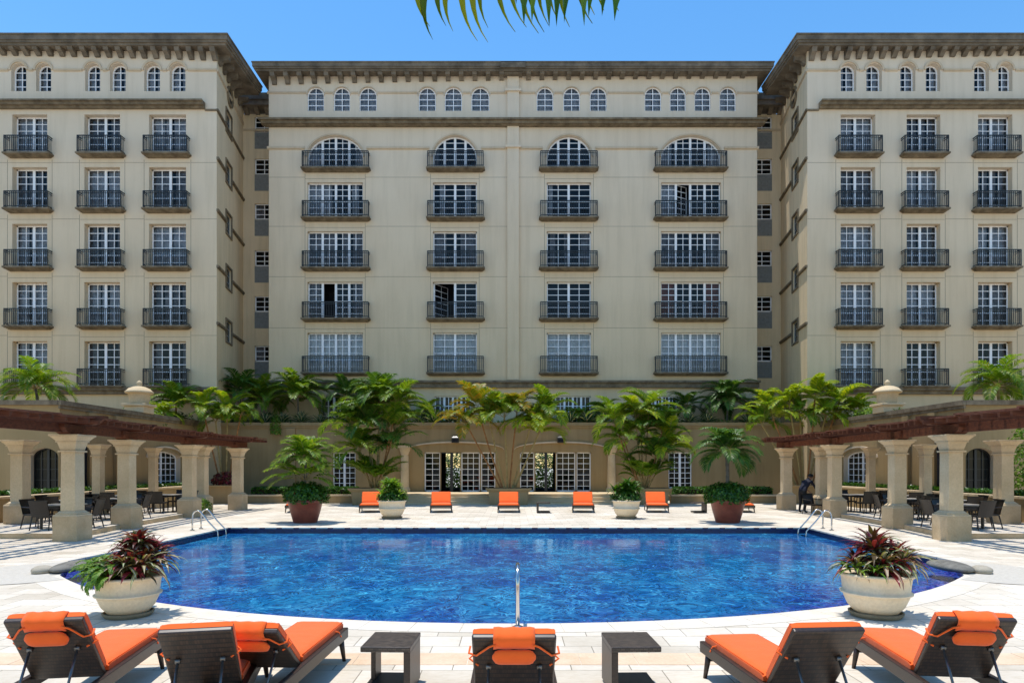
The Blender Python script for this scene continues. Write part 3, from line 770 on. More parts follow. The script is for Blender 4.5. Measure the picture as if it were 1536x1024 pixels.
    for i in range(24):
        t0, t1 = 2*math.pi*i/24, 2*math.pi*(i+1)/24
        def pp(t, r, nn): return g.P(2.9+r*math.cos(t), 26.4+r*math.sin(t), nn)
        oc.hexa([pp(t0,.5,.12), pp(t1,.5,.12), pp(t1,.5,-.01), pp(t0,.5,-.01), pp(t0,.66,.12), pp(t1,.66,.12), pp(t1,.66,-.01), pp(t0,.66,-.01)])
    ro = oc.build('round_window', M['slabstone'], wg, world=True)
    oc = MB(); oc.add([g.P(2.9+.5*math.cos(2*math.pi*i/24), 26.4+.5*math.sin(2*math.pi*i/24), .012) for i in range(24)], [tuple(range(24))]); oc.build('pane', M['dark'], ro, world=True)
    # eaves on both faces
    e_in = 1.0
    m = MB(); h = Z(50, Dw-.75) - zt_; xo = cx - s_*e_in; Dn = Dr-1.6
    for k, (q0, q1, e) in enumerate(((0,.22,.22),(.22,.42,.12),(.42,.86,.05),(.86,1,0))):
        xi = xo + s_*e
        m.box(min(xi, far), max(xi, far), Dw-.8+e, Dn-e*.1, zt_+h*q0, zt_+h*q1)
    m.build('eaves', M['cornice'], wg, world=True)
    st = 17.7
    us = [X((326-st*i) if s_ < 0 else (1214+st*i), Dw-.3) for i in range(26)]
    brackets(f, wg, [u-s_*(-.25) for u in us if abs(u) < 35.5], Z(85, Dw-.5), zt_, .72)
    brackets(g, wg, [.45+.95*i for i in range(6)], Z(85, Dw-.5), zt_, .9)
    m = MB(); bx0, bx1 = min(s_*19.6, far), max(s_*19.6, far)
    m.box(bx0, bx1, Dw+9, Dw+9.2, 0, zt_-.01); ex = far; m.box(min(ex, ex-s_*.2), max(ex, ex-s_*.2), Dw+.02, Dw+9, 0, zt_-.01)
    m.box(min(s_*20.2, far), max(s_*20.2, far), Dw+2.4, Dw+2.5, 0, zt_-.01)
    m.build_each('rear_wall', M['wall_side'], wg)
    # recess between wing and block: belongs to the central block
    r = Facade((0, Dr, 0), (1,0,0), (0,-1,0)); r.parent = cb
    r0, r1 = sorted((s_*19.6, s_*16.3))
    wx = (382, 402.6) if s_ < 0 else (1137, 1158)
    for t in (175, 238, 305.5, 375.5, 444, 518.5):
        u0, u1 = sorted((X(wx[0], Dr), X(wx[1], Dr)))
        if s_ < 0: u1 += .35
        else: u0 -= .35
        zt0 = Z(t, Dr)
        wdw = r.window(cb, u0, u1, zt0-1.12, zt0, leaves=1, cols=2 if t else 2, rows=3, depth=.1, bar=.05, post=.09, roomd=.9, curtain=('curtain_grey', [(0,.5)]) if t in (305.5, 518.5) else None)
        lv = MB(); r.fbox(lv, u0, u1, zt0-2.3, zt0-1.14, -.05, .012)
        for i in range(9): r.fbox(lv, u0+.03, u1-.03, zt0-2.26+i*.125, zt0-2.2+i*.125, .012, .035)
        lv.build('louvre_panel', M['louvre'], cb, world=True)
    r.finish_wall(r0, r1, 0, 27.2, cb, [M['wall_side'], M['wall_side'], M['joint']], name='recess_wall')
    r.course(cb, r0, r1, Z(195, Dr), .1, .06)
    m = MB(); zz = Z(156, Dr-.8)
    r.fbox(m, r0, r1, zz, zz+.35, -.5, .7); r.fbox(m, r0, r1, zz+.35, zz+.75, -.5, .8)
    r.fbox(m, r0, r1, zz+.75, zz+.80, -8, .8)
    m.build('recess_eaves', M['cornice'], cb, world=True)
    brackets(r, cb, [X(a, Dr-.4) for a in ((368, 384, 399) if s_ < 0 else (1141, 1157, 1172))], Z(168, Dr-.5), zz, .65)

# ------------------------------------------------------------------ podium: terrace walls and garden room
Dp = 42.0; PT = Z(633.5, Dp)
pd = thing('terrace_podium', 'ochre rendered podium wall with shallow arches and garden doors under the planted terrace', 'terrace wall', (0, Dp, 0))
p = Facade((0, Dp, 0), (1,0,0), (0,-1,0)); p.parent = pd
zf = .54
def leafset(px, leaves_cols, open_i):
    """a set of garden doors: each leaf is its own window part"""
    for i, ((a, b_), c_) in enumerate(zip(px, leaves_cols)):
        u0, u1 = X(a, Dp+.15), X(b_, Dp+.15)
        if i == open_i: continue
        p.window(pd, u0, u1, zf, Z(678, Dp), leaves=1, cols=c_, rows=7, depth=.15, bar=.034, post=.085, roomd=0, name='door_leaf')
leafset([(637,660.5),(692,720),(721.5,743)], [2,3,2], -1)
leafset([(780,801.5),(834,863),(864.5,886)], [2,3,2], -1)
for a, b_ in ((661.5,690.5),(803,833)):
    p.holes.append((p.outline(X(a,Dp), X(b_,Dp), zf, Z(678,Dp), 0), .2))
    m = MB(); c_ = (a+b_)/2+1
    p.fbox(m, X(c_,Dp)-.09, X(c_,Dp)+.09, zf, Z(678,Dp), -.24, -.17); p.fbox(m, X(a,Dp), X(b_,Dp), Z(678,Dp)-.07, Z(678,Dp), -.19, -.1)
    m.build('doorway_post', M['iron'], pd, world=True)
p.window(pd, X(499,Dp), X(533,Dp), .75, Z(678,Dp), leaves=2, cols=2, rows=7, depth=.15, bar=.034, post=.08, pane_mat='darkglass')
p.window(pd, X(1003,Dp), X(1038,Dp), .75, Z(678,Dp), leaves=2, cols=2, rows=7, depth=.15, bar=.034, post=.08, pane_mat='darkglass')
pj = [(-18.9, 18.9, Z(690,Dp)-.012, Z(690,Dp)+.012)]
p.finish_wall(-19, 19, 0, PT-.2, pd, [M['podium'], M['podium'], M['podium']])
m = MB(); p.fbox(m, -19, 19, PT-.2, PT, -.3, .14); p.fbox(m, -19, 19, PT-.34, PT-.2, -.02, .07)
m.build('parapet_coping', M['podium'], pd, world=True)
ah = MB()
for c_, a_ in ((683.5, 72), (842, 70)):
    cc = X(c_, Dp); aa = a_*Dp/F; zs = Z(674, Dp); ri = .42
    k = 22
    for i in range(k):
        t0, t1 = math.pi*i/k, math.pi*(i+1)/k
        def pp(t, e, nn): return p.P(cc+(aa+e*.3)*math.cos(t), zs+(ri+e)*math.sin(t)**1.0, nn)
        ah.hexa([pp(t0,0,.09), pp(t1,0,.09), pp(t1,0,-.01), pp(t0,0,-.01), pp(t0,.10,.09), pp(t1,.10,.09), pp(t1,.10,-.01), pp(t0,.10,-.01)])
ah.build_each('arch_moulding', M['trim'], pd, fper=132)
for px in (607.5, 917):
    m = MB(); cc = X(px, Dp-.05)
    m.lathe([(.34,0),(.34,.18),(.29,.26),(.27,.3),(.25,1.6),(.225,2.35),(.27,2.4),(.27,2.46),(.33,2.6),(.35,2.75)], (cc, Dp-.1, zf), 24)
    m.box(cc-.38, cc+.38, Dp-.46, Dp+.01, zf+2.75, zf+2.92)
    m.build('engaged_column', M['column'], pd, smooth=False, world=True)
for px in (437, 1100):
    m = MB(); cc = X(px, Dp); m.box(cc-.28, cc+.28, Dp-.16, Dp+.01, 0, PT-.36); m.build('pilaster', M['podium'], pd, world=True)
# garden room behind the doors, open to the garden at the back
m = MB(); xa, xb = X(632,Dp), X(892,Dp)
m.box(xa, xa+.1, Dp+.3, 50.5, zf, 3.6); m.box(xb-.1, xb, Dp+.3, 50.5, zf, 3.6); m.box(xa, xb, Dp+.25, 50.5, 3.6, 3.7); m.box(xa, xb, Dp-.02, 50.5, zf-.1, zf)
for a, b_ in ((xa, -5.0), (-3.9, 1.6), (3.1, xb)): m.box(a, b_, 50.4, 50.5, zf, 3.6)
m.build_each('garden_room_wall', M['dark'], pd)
m = MB()
for k, (z0, z1, y) in enumerate(((0,.18,37.5),(.18,.36,38.0),(.36,.54,38.5))):
    m.box(X(600,38.5), X(933,38.5), y, 41.98, z0, z1-.04); m.box(X(600,38.5)-.02, X(933,38.5)+.02, y-.04, 41.98, z1-.04, z1)
tag(m.build('entrance_steps', M['column']), kind='structure')
# side walls of the terrace
for s_, side in ((-1,'left'),(1,'right')):
    q = Facade((s_*19, Dp, 0), (0,-1,0), (-s_,0,0)); q.parent = pd
    q.window(pd, Dp-38.2, Dp-34.9, 1.0, 2.95, rise=.35, leaves=2, cols=3, rows=6, depth=.25, bar=.035, post=.08, curtain=None, pane_mat='darkglass')
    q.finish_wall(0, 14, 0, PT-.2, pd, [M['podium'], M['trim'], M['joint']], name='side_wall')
    m = MB(); q.fbox(m, -.1, 14.12, PT-.2, PT, -.29, .14); q.fbox(m, 0, 14.07, PT-.34, PT-.2, -.02, .07); m.build('parapet_coping', M['slabstone'], pd, world=True)
    m = MB()
    for D in (32, 30): q.fbox(m, Dp-D-.25, Dp-D+.25, 0, PT-.36, -.01, .16)
    m.build_each('pilaster', M['podium'], pd)
    e = Facade((0, 28.0, 0), (1,0,0), (0,-1,0)); e.parent = pd
    a0, a1 = sorted((s_*19.0, s_*34.0)); w0, w1 = sorted((s_*19.05, s_*20.3))
    e.window(pd, w0, w1, .2, 2.9, rise=.4, leaves=2, cols=2, rows=6, depth=.3, bar=.03, post=.06, roomd=1.2, frame_mat='iron', pane_mat='darkglass')
    v0, v1 = sorted((s_*21.6, s_*22.9)); e.window(pd, v0, v1, .2, 2.9, rise=.4, leaves=2, cols=2, rows=6, depth=.3, bar=.03, post=.06, roomd=1.2, frame_mat='iron', pane_mat='darkglass')
    e.finish_wall(a0, a1, 0, PT-.2, pd, [M['podium'], M['trim'], M['joint']], name='end_wall')
    m = MB(); e.fbox(m, a0+(-.14 if s_ > 0 else 0)*0, a1, PT-.2+.003, PT+.003, -.3, .14); m.build('parapet_coping', M['slabstone'], pd, world=True)
    m = MB(); q.hood(m, Dp-36.55, 1.85, 2.6, .55, .09, .07); m.build('arch_moulding', M['trim'], pd, world=True)
m = MB(); m.box(-19, 19, Dp+.02, 45.4, 3.9, 4.05); m.box(-34, -19.01, 28.01, Dw-.01, 3.9, 4.05); m.box(19.01, 34, 28.01, Dw-.01, 3.9, 4.05)
m.box(-19, xa, Dp+2.4, Dp+2.5, 0, 3.9); m.box(xb, 19, Dp+2.4, Dp+2.5, 0, 3.9)
m.box(-24.4, -24.3, 29.6, Dw, 0, 3.9); m.box(24.3, 24.4, 29.6, Dw, 0, 3.9)
m.build_each('terrace_slab', M['podium'], pd)
for i, px in enumerate((683, 841)):
    c_ = X(px, Dp-.25)
    t = thing('wall_lantern', ('round black wall lantern over the garden doors left of the centre palms' if i == 0 else 'boxy black wall lantern over the garden doors right of the centre palms'), 'lantern', (c_, Dp-.12, Z(664, Dp)))
    m = MB(); m.box(-.22, .22, -.32, 0.0, 0, .30); m.frustum(0, -.16, .30, .42, .26, .10, b0=.2, b1=.08); m.box(-.05,.05,-.12,.10,.05,.2)
    m.build('lantern_body', M['lantern'], t, bevel=.02)
    m = MB(); m.box(-.15, .15, -.33, -.322, .06, .22); m.build('lantern_glass', M['dark'], t)

# stone urns on piers of the terrace parapet
for s_, px in ((-1, 209), (1, 1331)):
    D = abs(19.3/((px-HX)/F))
    t = thing('stone_urn', 'squat sandstone urn on the terrace pier above the ' + ('left' if s_ < 0 else 'right') + ' pergola roof', 'urn', (s_*19.3, D, PT-.02))
    m = MB(); m.box(-.5,.5,-.5,.5,0,.35); m.box(-.6,.6,-.6,.6,.35,.47); m.build('pier', M['column'], t, bevel=.02)
    m = MB(); m.lathe([(.42,.47),(.44,.53),(.46,.60),(.50,.95),(.56,1.0),(.66,1.03),(.68,1.09),(.60,1.16),(.50,1.27),(.30,1.36),(.12,1.40),(.10,1.45),(.15,1.52),(.10,1.64),(.02,1.70)], (0,0,0), 28)
    m.build('bowl', M['column'], t, smooth=True)
# wing-like gate posts already covered; low planter walls
def low_wall(label, pts, z, th=.35, cap=.08):
    t = thing('planter_wall', label, 'planter wall', (pts[0][0], pts[0][1], 0))
    m = MB(); c_ = MB()
    for (x0, y0), (x1, y1) in zip(pts, pts[1:]):
        m.box(min(x0,x1)-th/2, max(x0,x1)+th/2, min(y0,y1)-th/2, max(y0,y1)+th/2, 0, z-cap)
        c_.box(min(x0,x1)-th/2-.05, max(x0,x1)+th/2+.05, min(y0,y1)-th/2-.05, max(y0,y1)+th/2+.05, z-cap, z)
    m.build('wall', M['podium'], t, world=True); c_.build('cap', M['column'], t, world=True)
low_wall('low ochre planter wall with hedge, left of the garden steps', [(-15.3, 38.6), (X(540,38.6), 38.6)], .5)
low_wall('low ochre planter wall with hedge, right of the garden steps', [(X(1010,38.6), 38.6), (15.3, 38.6)], .5)
low_wall('waist-high ochre wall behind the dining tables of the left pergola', [(-18.0, 20), (-18.0, 38.2)], 1.06)
low_wall('waist-high ochre wall behind the dining tables of the right pergola', [(18.0, 20), (18.0, 38.2)], 1.06)
for s_ in (-1, 1):
    m = MB(); m.box(min(s_*15.45, s_*17.8), max(s_*15.45, s_*17.8), 37.8, 38.2, 0, .98); m.box(min(s_*15.4, s_*17.8), max(s_*15.4, s_*17.8), 37.7, 38.25, .98, 1.06)
    tag(m.build('planter_wall', M['podium']), 'raised ochre planter wall behind the last pillar of the ' + ('left' if s_ < 0 else 'right') + ' pergola', 'planter wall')

# ------------------------------------------------------------------ pergolas
colsL = [(-12.95, 14.3), (-12.62, 19.15), (-13.2, 22.85), (-13.5, 27.9), (-13.45, 32.7)]
COLL = {1: ('nearest pillar', 'base')}
def pillar(name, label, loc, z0=0, group=None):
    t = thing(name, label, 'pillar', (loc[0], loc[1], z0), 0, group)
    zb = 0 if z0 == 0 else 0
    m = MB(); m.frustum(0, 0, 0, .70-z0*.6, .35, .35); m.build('plinth', M['plinth'], t, bevel=.012)
    zt = .70-z0*.6
    m = MB(); m.frustum(0,0,zt,zt+.05,.35,.335); m.frustum(0,0,zt+.05,zt+.09,.30,.30); m.frustum(0,0,zt+.09,zt+.15,.28,.225)
    H = 3.02-z0
    m.frustum(0,0,zt+.15,H-.5,.212,.206); m.build('shaft', M['column'], t, bevel=.008)
    m = MB(); m.frustum(0,0,H-.50,H-.45,.26,.26); m.frustum(0,0,H-.45,H-.22,.212,.27); m.frustum(0,0,H-.22,H-.18,.30,.30); m.frustum(0,0,H-.18,H-.05,.29,.40); m.frustum(0,0,H-.05,H,.42,.42)
    m.build('capital', M['column'], t, bevel=.006)
    return t
def fx(s_, y):
    """x of the front pillar line at depth y"""
    for (xa, ya), (xb_, yb) in zip(colsL, colsL[1:]):
        if y <= yb or (xb_, yb) == colsL[-1]:
            k = (y-ya)/(yb-ya); return -s_*(xa+(xb_-xa)*k)
for s_, side in ((-1,'left'),(1,'right')):
    names = ['nearest pool-side pillar, outside the frame', 'first pool-side pillar, broadest and nearest', 'second pool-side pillar', 'third pool-side pillar, one of the touching pair', 'last pool-side pillar, smallest, nearest the garden wall']
    proto = None
    for i, (x, y) in enumerate(colsL):
        if i == 0:
            lab = f'square cream pillar at the open near end of the {side} pergola'
        else:
            lab = {1: f'largest square cream pillar in front of the {side} dining pergola', 2: f'second pool-side square pillar from the camera, {side} pergola', 3: f'front pillar of the overlapping pair beside the {side} pool ladder', 4: f'farthest pool-side pillar of the {side} pergola, by the garden wall'}[i]
        if proto is None: proto = pillar('pergola_pillar', lab, (-s_*x, y), group='pergola pillars')
        else: dup(proto, (-s_*x, y, 0), label=lab)
    dup(proto, (s_*13.95, 30.0, 0), label=f'rear pillar of the overlapping pair beside the {side} pool ladder')
    bp = pillar('pergola_pillar', f'stained cream wall-side pillar at the {side} edge of the photo, {side} pergola', (s_*16.95, 23.0), .17, 'pergola pillars')
    dup(bp, (s_*17.0, 27.4, .17), label=f'wall-side pillar seen between the first two pool-side pillars, {side} pergola', scale=(.8,.8,1))
    dup(bp, (s_*17.0, 31.6, .17), label=f'farthest wall-side pillar of the {side} pergola, mostly hidden', scale=(.75,.75,1))
    # roof
    pg = thing('pergola_roof', f'red-brown timber slatted pergola roof over the {side} dining tables', 'pergola', (s_*15, 24, 3.02))
    def zr(x): return 3.37 + (abs(x)-11.6)*.03
    pts = [(-s_*x, y) for x, y in colsL]; pts = [(s_*13.15, 13.2)] + pts[0:] + [(s_*13.4, 33.6)]
    for (a, b_) in zip(pts, pts[1:]):
        m = MB(); m.bar((*a, 3.20), (*b_, 3.20), .13, .25); m.build('beam', M['wood'], pg, world=True)
    m = MB(); m.bar((s_*17.0, 13.2, 3.55), (s_*17.0, 33.6, 3.55), .13, .3); m.build('beam', M['wood'], pg, world=True)
    for i, (x, y) in enumerate(colsL):
        x = -s_*x; yn = colsL[min(i+1, 4)]; yp = colsL[max(i-1, 0)]
        dv = Vector((-s_*(yn[0]-yp[0]), yn[1]-yp[1], 0)).normalized(); sd = Vector((dv.y, -dv.x, 0))
        prof = [(-.62,3.30),(-.62,3.22),(-.55,3.12),(-.42,3.05),(-.30,3.02),(.30,3.02),(.42,3.05),(.55,3.12),(.62,3.22),(.62,3.30)]
        m = MB(); c0 = Vector((x, y, 0)); k = len(prof)
        o = [c0+dv*a+sd*.17+Vector((0,0,z)) for a, z in prof] + [c0+dv*a-sd*.17+Vector((0,0,z)) for a, z in prof]
        m.add(o, [tuple(range(k)), tuple(range(2*k-1, k-1, -1))] + [(j, (j+1) % k, (j+1) % k+k, j+k) for j in range(k)])
        prof2 = [(-.95,3.56),(-.95,3.48),(-.8,3.38),(-.6,3.305),(.6,3.305),(.8,3.38),(.95,3.48),(.95,3.56)]
        k = len(prof2); o = [c0+dv*0+sd*a+dv*.11+Vector((0,0,z)) for a, z in prof2] + [c0+sd*a-dv*.11+Vector((0,0,z)) for a, z in prof2]
        m.add(o, [tuple(range(k)), tuple(range(2*k-1, k-1, -1))] + [(j, (j+1) % k, (j+1) % k+k, j+k) for j in range(k)])
        m.build('corbel', M['wood'], pg, world=True)
    y = 13.3; i = 0; rf = []
    while y < 34.2:
        xf = fx(s_, max(14.3, min(32.7, y))) ; xa = abs(xf)-.95; xb_ = 18.0
        j = rng.uniform(-.05, .05)
        m = MB(); a = (s_*(xa+j), y, zr(xa)); b_ = (s_*xb_, y+.02*j, zr(xb_))
        m.bar(a, b_, .075, .12); m.build('rafter', M['wood'], pg, world=True)
        y += .43; i += 1
    # battens lying across the rafters in short lapped lengths
    for k, xo in enumerate((-.75, -.35, .1, .9, 1.9, 2.9, 3.7)):
        y = 13.2 + rng.random()
        m = MB()
        while y < 33.6:
            y2 = min(34.2, y+rng.uniform(1.8, 2.6))
            xa = abs(fx(s_, max(14.3, min(32.7, y))))+xo; xb_ = abs(fx(s_, max(14.3, min(32.7, y2))))+xo
            if max(xa, xb_) < 18.1: m.bar((s_*xa, y, zr(xa)+.085+.02*rng.random()), (s_*xb_, y2+.08, zr(xb_)+.115+.03*rng.random()), .18, .04)
            y = y2
        m.build('batten', M['wood2'], pg, world=True)
    # raised dining floor
    m = MB(); poly = [(s_*18.0, 19.5), (s_*12.95, 19.5)] + [(s_*(abs(fx(s_, yy))+.1), yy) for yy in (20.5,22,23.5,25,26.5,27.9)] + [(s_*13.9, 29.5), (s_*14.6, 31.2), (s_*18, 31.6)]
    k = len(poly); m.add([(*q, 0.001) for q in poly] + [(*q, .155) for q in poly], [tuple(range(k, 2*k))] + [(j, (j+1) % k, (j+1) % k+k, j+k) for j in range(k)])
    tag(m.build('dining_terrace_step', [M['plinth']]), kind='structure')
    m = MB(); m.add([(q[0], q[1], .159) for q in poly], [tuple(range(k))]); tag(m.build('dining_terrace_paving', [M['paving']]), kind='structure')

# ------------------------------------------------------------------ dining furniture
def chair0(label):
    t = thing('dining_armchair', label, 'armchair', (0,0,0), 0, 'dark wicker armchairs under the pergolas')
    m = MB(); m.box(-.27,.27,-.26,.27,.40,.455); m.build('seat', M['rattan2'], t, bevel=.01)
    m = MB(); rows = []
    for i in range(7):
        z = .44+.46*i/6; rows.append([(-.27+.54*j/6, .27+.03*math.sin(math.pi*j/6)+.13*(i/6)**1.3, z) for j in range(7)])
    m.strip(rows); rows2 = [[(p[0], p[1]+.03, p[2]) for p in r] for r in rows]; m.strip(rows2)
    m.bar((-.28,.40,.90),(.28,.40,.90),.05,.04)
    m.build('backrest', M['rattan2'], t)
    for sx in (-1, 1):
        m = MB(); m.tube([(sx*.26,-.24,.42),(sx*.28,-.26,0)], [.024,.017], 6); m.build('leg', M['rattan2'], t)
        m = MB(); m.tube([(sx*.26,.26,.42),(sx*.28,.36,0)], [.024,.017], 6); m.build('leg', M['rattan2'], t)
        m = MB(); m.tube([(sx*.28,-.24,.42),(sx*.29,-.25,.62),(sx*.29,-.20,.66),(sx*.29,.1,.665),(sx*.28,.33,.68)], .02, 6); m.build('armrest', M['rattan2'], t)
    return t
def table0(label):
    t = thing('dining_table', label, 'table', (0,0,0), 0, 'dining tables under the pergolas')
    m = MB(); m.box(-.48,.48,-.48,.48,.72,.755); m.build('tabletop', M['tabletop'], t, bevel=.008)
    m = MB(); m.box(-.44,.44,-.44,.44,.66,.72); m.build('apron', M['rattan2'], t)
    for sx in (-1,1):
        for sy in (-1,1):
            m = MB(); m.bar((sx*.41,sy*.41,0),(sx*.41,sy*.41,.66),.05,.05,up=(0,1,0)); m.build('leg', M['rattan2'], t)
    return t
spots = [(14.35, 21.3, 'table nearest the camera'), (16.0, 24.2, 'second table, by the low wall'), (14.9, 25.2, 'third table, behind the second pillar'), (16.4, 28.0, 'fourth table, by the low wall'), (14.9, 28.9, 'farthest table')]
sides = [(0, -.72, math.pi, 'camera side'), (0, .72, 0, 'far side'), (-.72, 0, math.pi/2, 'pool side'), (.72, 0, -math.pi/2, 'wall side')]
c0 = None; t0 = None
for s_, side in ((-1,'left'),(1,'right')):
    for ti, (x, y, tn) in enumerate(spots):
        lab = f'square pale-topped dining table, {tn}, {side} pergola'
        if t0 is None: t0 = table0(lab); t0.location = (s_*x, y, .16)
        else: dup(t0, (s_*x, y, .16), 0, lab)
        for ci, (dx, dy, a, sn) in enumerate(sides):
            lab = f'dark wicker armchair, {sn} of the {tn}, {side} pergola'
            ddx = dx if s_ > 0 else -dx; aa = a if abs(dx) < .1 else (a if s_ > 0 else -a)
            loc = (s_*x+ddx+rng.uniform(-.06,.06), y+dy+rng.uniform(-.06,.06), .16); rz = aa+rng.uniform(-.18,.18)
            if c0 is None: c0 = chair0(lab); c0.location = loc; c0.rotation_euler.z = rz
            else: dup(c0, loc, rz, lab)
for (x, y, rz, lab) in ((13.35, 29.55, .25, 'dark wicker armchair in front of the bending person, right pergola'), (15.0, 31.0, 2.4, 'dark wicker armchair to the right of the bending person')):
    dup(c0, (x, y, 0), rz, lab)
tag(dup(t0, (14.75, 30.7, 0), .1, 'square dining table the person in dark clothes leans over'))

# ------------------------------------------------------------------ person bending over the table
def person():
    t = thing('person', 'person in dark clothes bending forward over a dining table, right pergola', 'person', (13.22, 30.35, 0), R(35)); t.scale = (1.1, 1.1, 1.1)
    J = {'pel': (0,0,.93), 'spine': (.14,0,1.12), 'chest': (.34,0,1.30), 'neck': (.47,0,1.38), 'headb': (.55,0,1.43), 'head': (.62,0,1.49), 'crown': (.64,0,1.60)}
    V = []; E = []; Rr = []
    def a(p, r, par=None):
        V.append(p); Rr.append(r if isinstance(r, tuple) else (r, r)); i = len(V)-1
        if par is not None: E.append((par, i))
        return i
    pel = a(J['pel'], (.15,.13)); sp = a(J['spine'], (.14,.12), pel); ch = a(J['chest'], (.16,.13), sp); nk = a(J['neck'], .065, ch)
    hb = a(J['headb'], .075, nk); hd = a(J['head'], .098, hb); cr = a(J['crown'], .07, hd)
    no = a((.725,0,1.455), .018, hd)
    for s_ in (-1, 1):
        er = a((.62, s_*.105, 1.49), .02, hd)
        hp = a((0, s_*.10, .90), .10, pel); kn = a((.06, s_*.11, .49), .062, hp); an = a((-.03, s_*.12, .09), .042, kn); to = a((.14, s_*.13, .04), .035, an)
        sh = a((.36, s_*.19, 1.30), .065, ch); el = a((.52, s_*.25, 1.06), .045, sh); wr = a((.74, s_*.19, .90), .030, el); pa = a((.82, s_*.17, .85), (.042,.022), wr)
        for k in range(4):
            f1 = a((.865, s_*(.135+.022*k), .83), .010, pa); a((.90+.008*(k in (1,2)), s_*(.133+.022*k), .80), .008, f1)
        th = a((.83, s_*.115, .835), .011, pa); a((.86, s_*.10, .815), .009, th)
    me = bpy.data.meshes.new('body'); me.from_pydata(V, E, []); o = bpy.data.objects.new('body', me); COL.objects.link(o)
    sk_ = o.modifiers.new('s', 'SKIN'); sv = me.skin_vertices[0].data
    for i, r in enumerate(Rr): sv[i].radius = r; sv[i].use_root = (i == 0)
    ss = o.modifiers.new('d', 'SUBSURF'); ss.levels = 2; ss.render_levels = 2
    bpy.context.view_layer.update(); dg = bpy.context.evaluated_depsgraph_get()
    nm = bpy.data.meshes.new_from_object(o.evaluated_get(dg)); o.modifiers.clear(); o.data = nm
    nm.materials.clear()
    for k in ('navy', 'black', 'skin'): nm.materials.append(M[k])
    for pgn in nm.polygons:
        c_ = pgn.center
        if c_.z < .95 and c_.x < .3: pgn.material_index = 1
        elif c_.x > .60 or (c_.x > .46 and c_.z > 1.37): pgn.material_index = 2
        else: pgn.material_index = 0
        pgn.use_smooth = True
    o.parent = t
    h = MB(); h.lathe([(.10,-.02),(.112,.03),(.105,.075),(.07,.11),(.01,.125)], (.60,0,1.50), 16); h.build('hair', M['hair'], t, smooth=True)
person()

# ------------------------------------------------------------------ loungers
def mesh_cushion(m, x0, x1, L0, L1, f, th, nx=8, ny=10, rnd=.035, mi=0):
    """soft slab; f(x, t, h) -> point; t along length, h height above the deck"""
    top = []; bot = []
    def edge(t): return min(1, max(0, t))
    for i in range(ny+1):
        t = L0+(L1-L0)*i/ny; rt = []; rb = []
        for j in range(nx+1):
            x = x0+(x1-x0)*j/nx
            dx = min(x-x0, x1-x)/rnd; dt = min(t-L0, L1-t)/rnd
            k = min(1, dx)*.5+.5; k2 = min(1, dt)*.5+.5; q = math.sin(math.pi/2*min(k, 1))*math.sin(math.pi/2*min(k2, 1))
            puff = .012*math.sin(math.pi*j/nx)*math.sin(math.pi*i/ny)
            rt.append(f(x, t, th*q+puff)); rb.append(f(x, t, th*.12*(1-q)))
        top.append(rt); bot.append(rb)
    m.strip(top, mi); m.strip([list(reversed(r)) for r in bot], mi)
    m.strip([[top[i][0], bot[i][0]] for i in range(ny+1)], mi); m.strip([[bot[i][nx], top[i][nx]] for i in range(ny+1)], mi)
    m.strip([[bot[0][j], top[0][j]] for j in range(nx+1)], mi); m.strip([[top[ny][j], bot[ny][j]] for j in range(nx+1)], mi)
def nonuni(x0, x1, n, e=.03):
    return x0
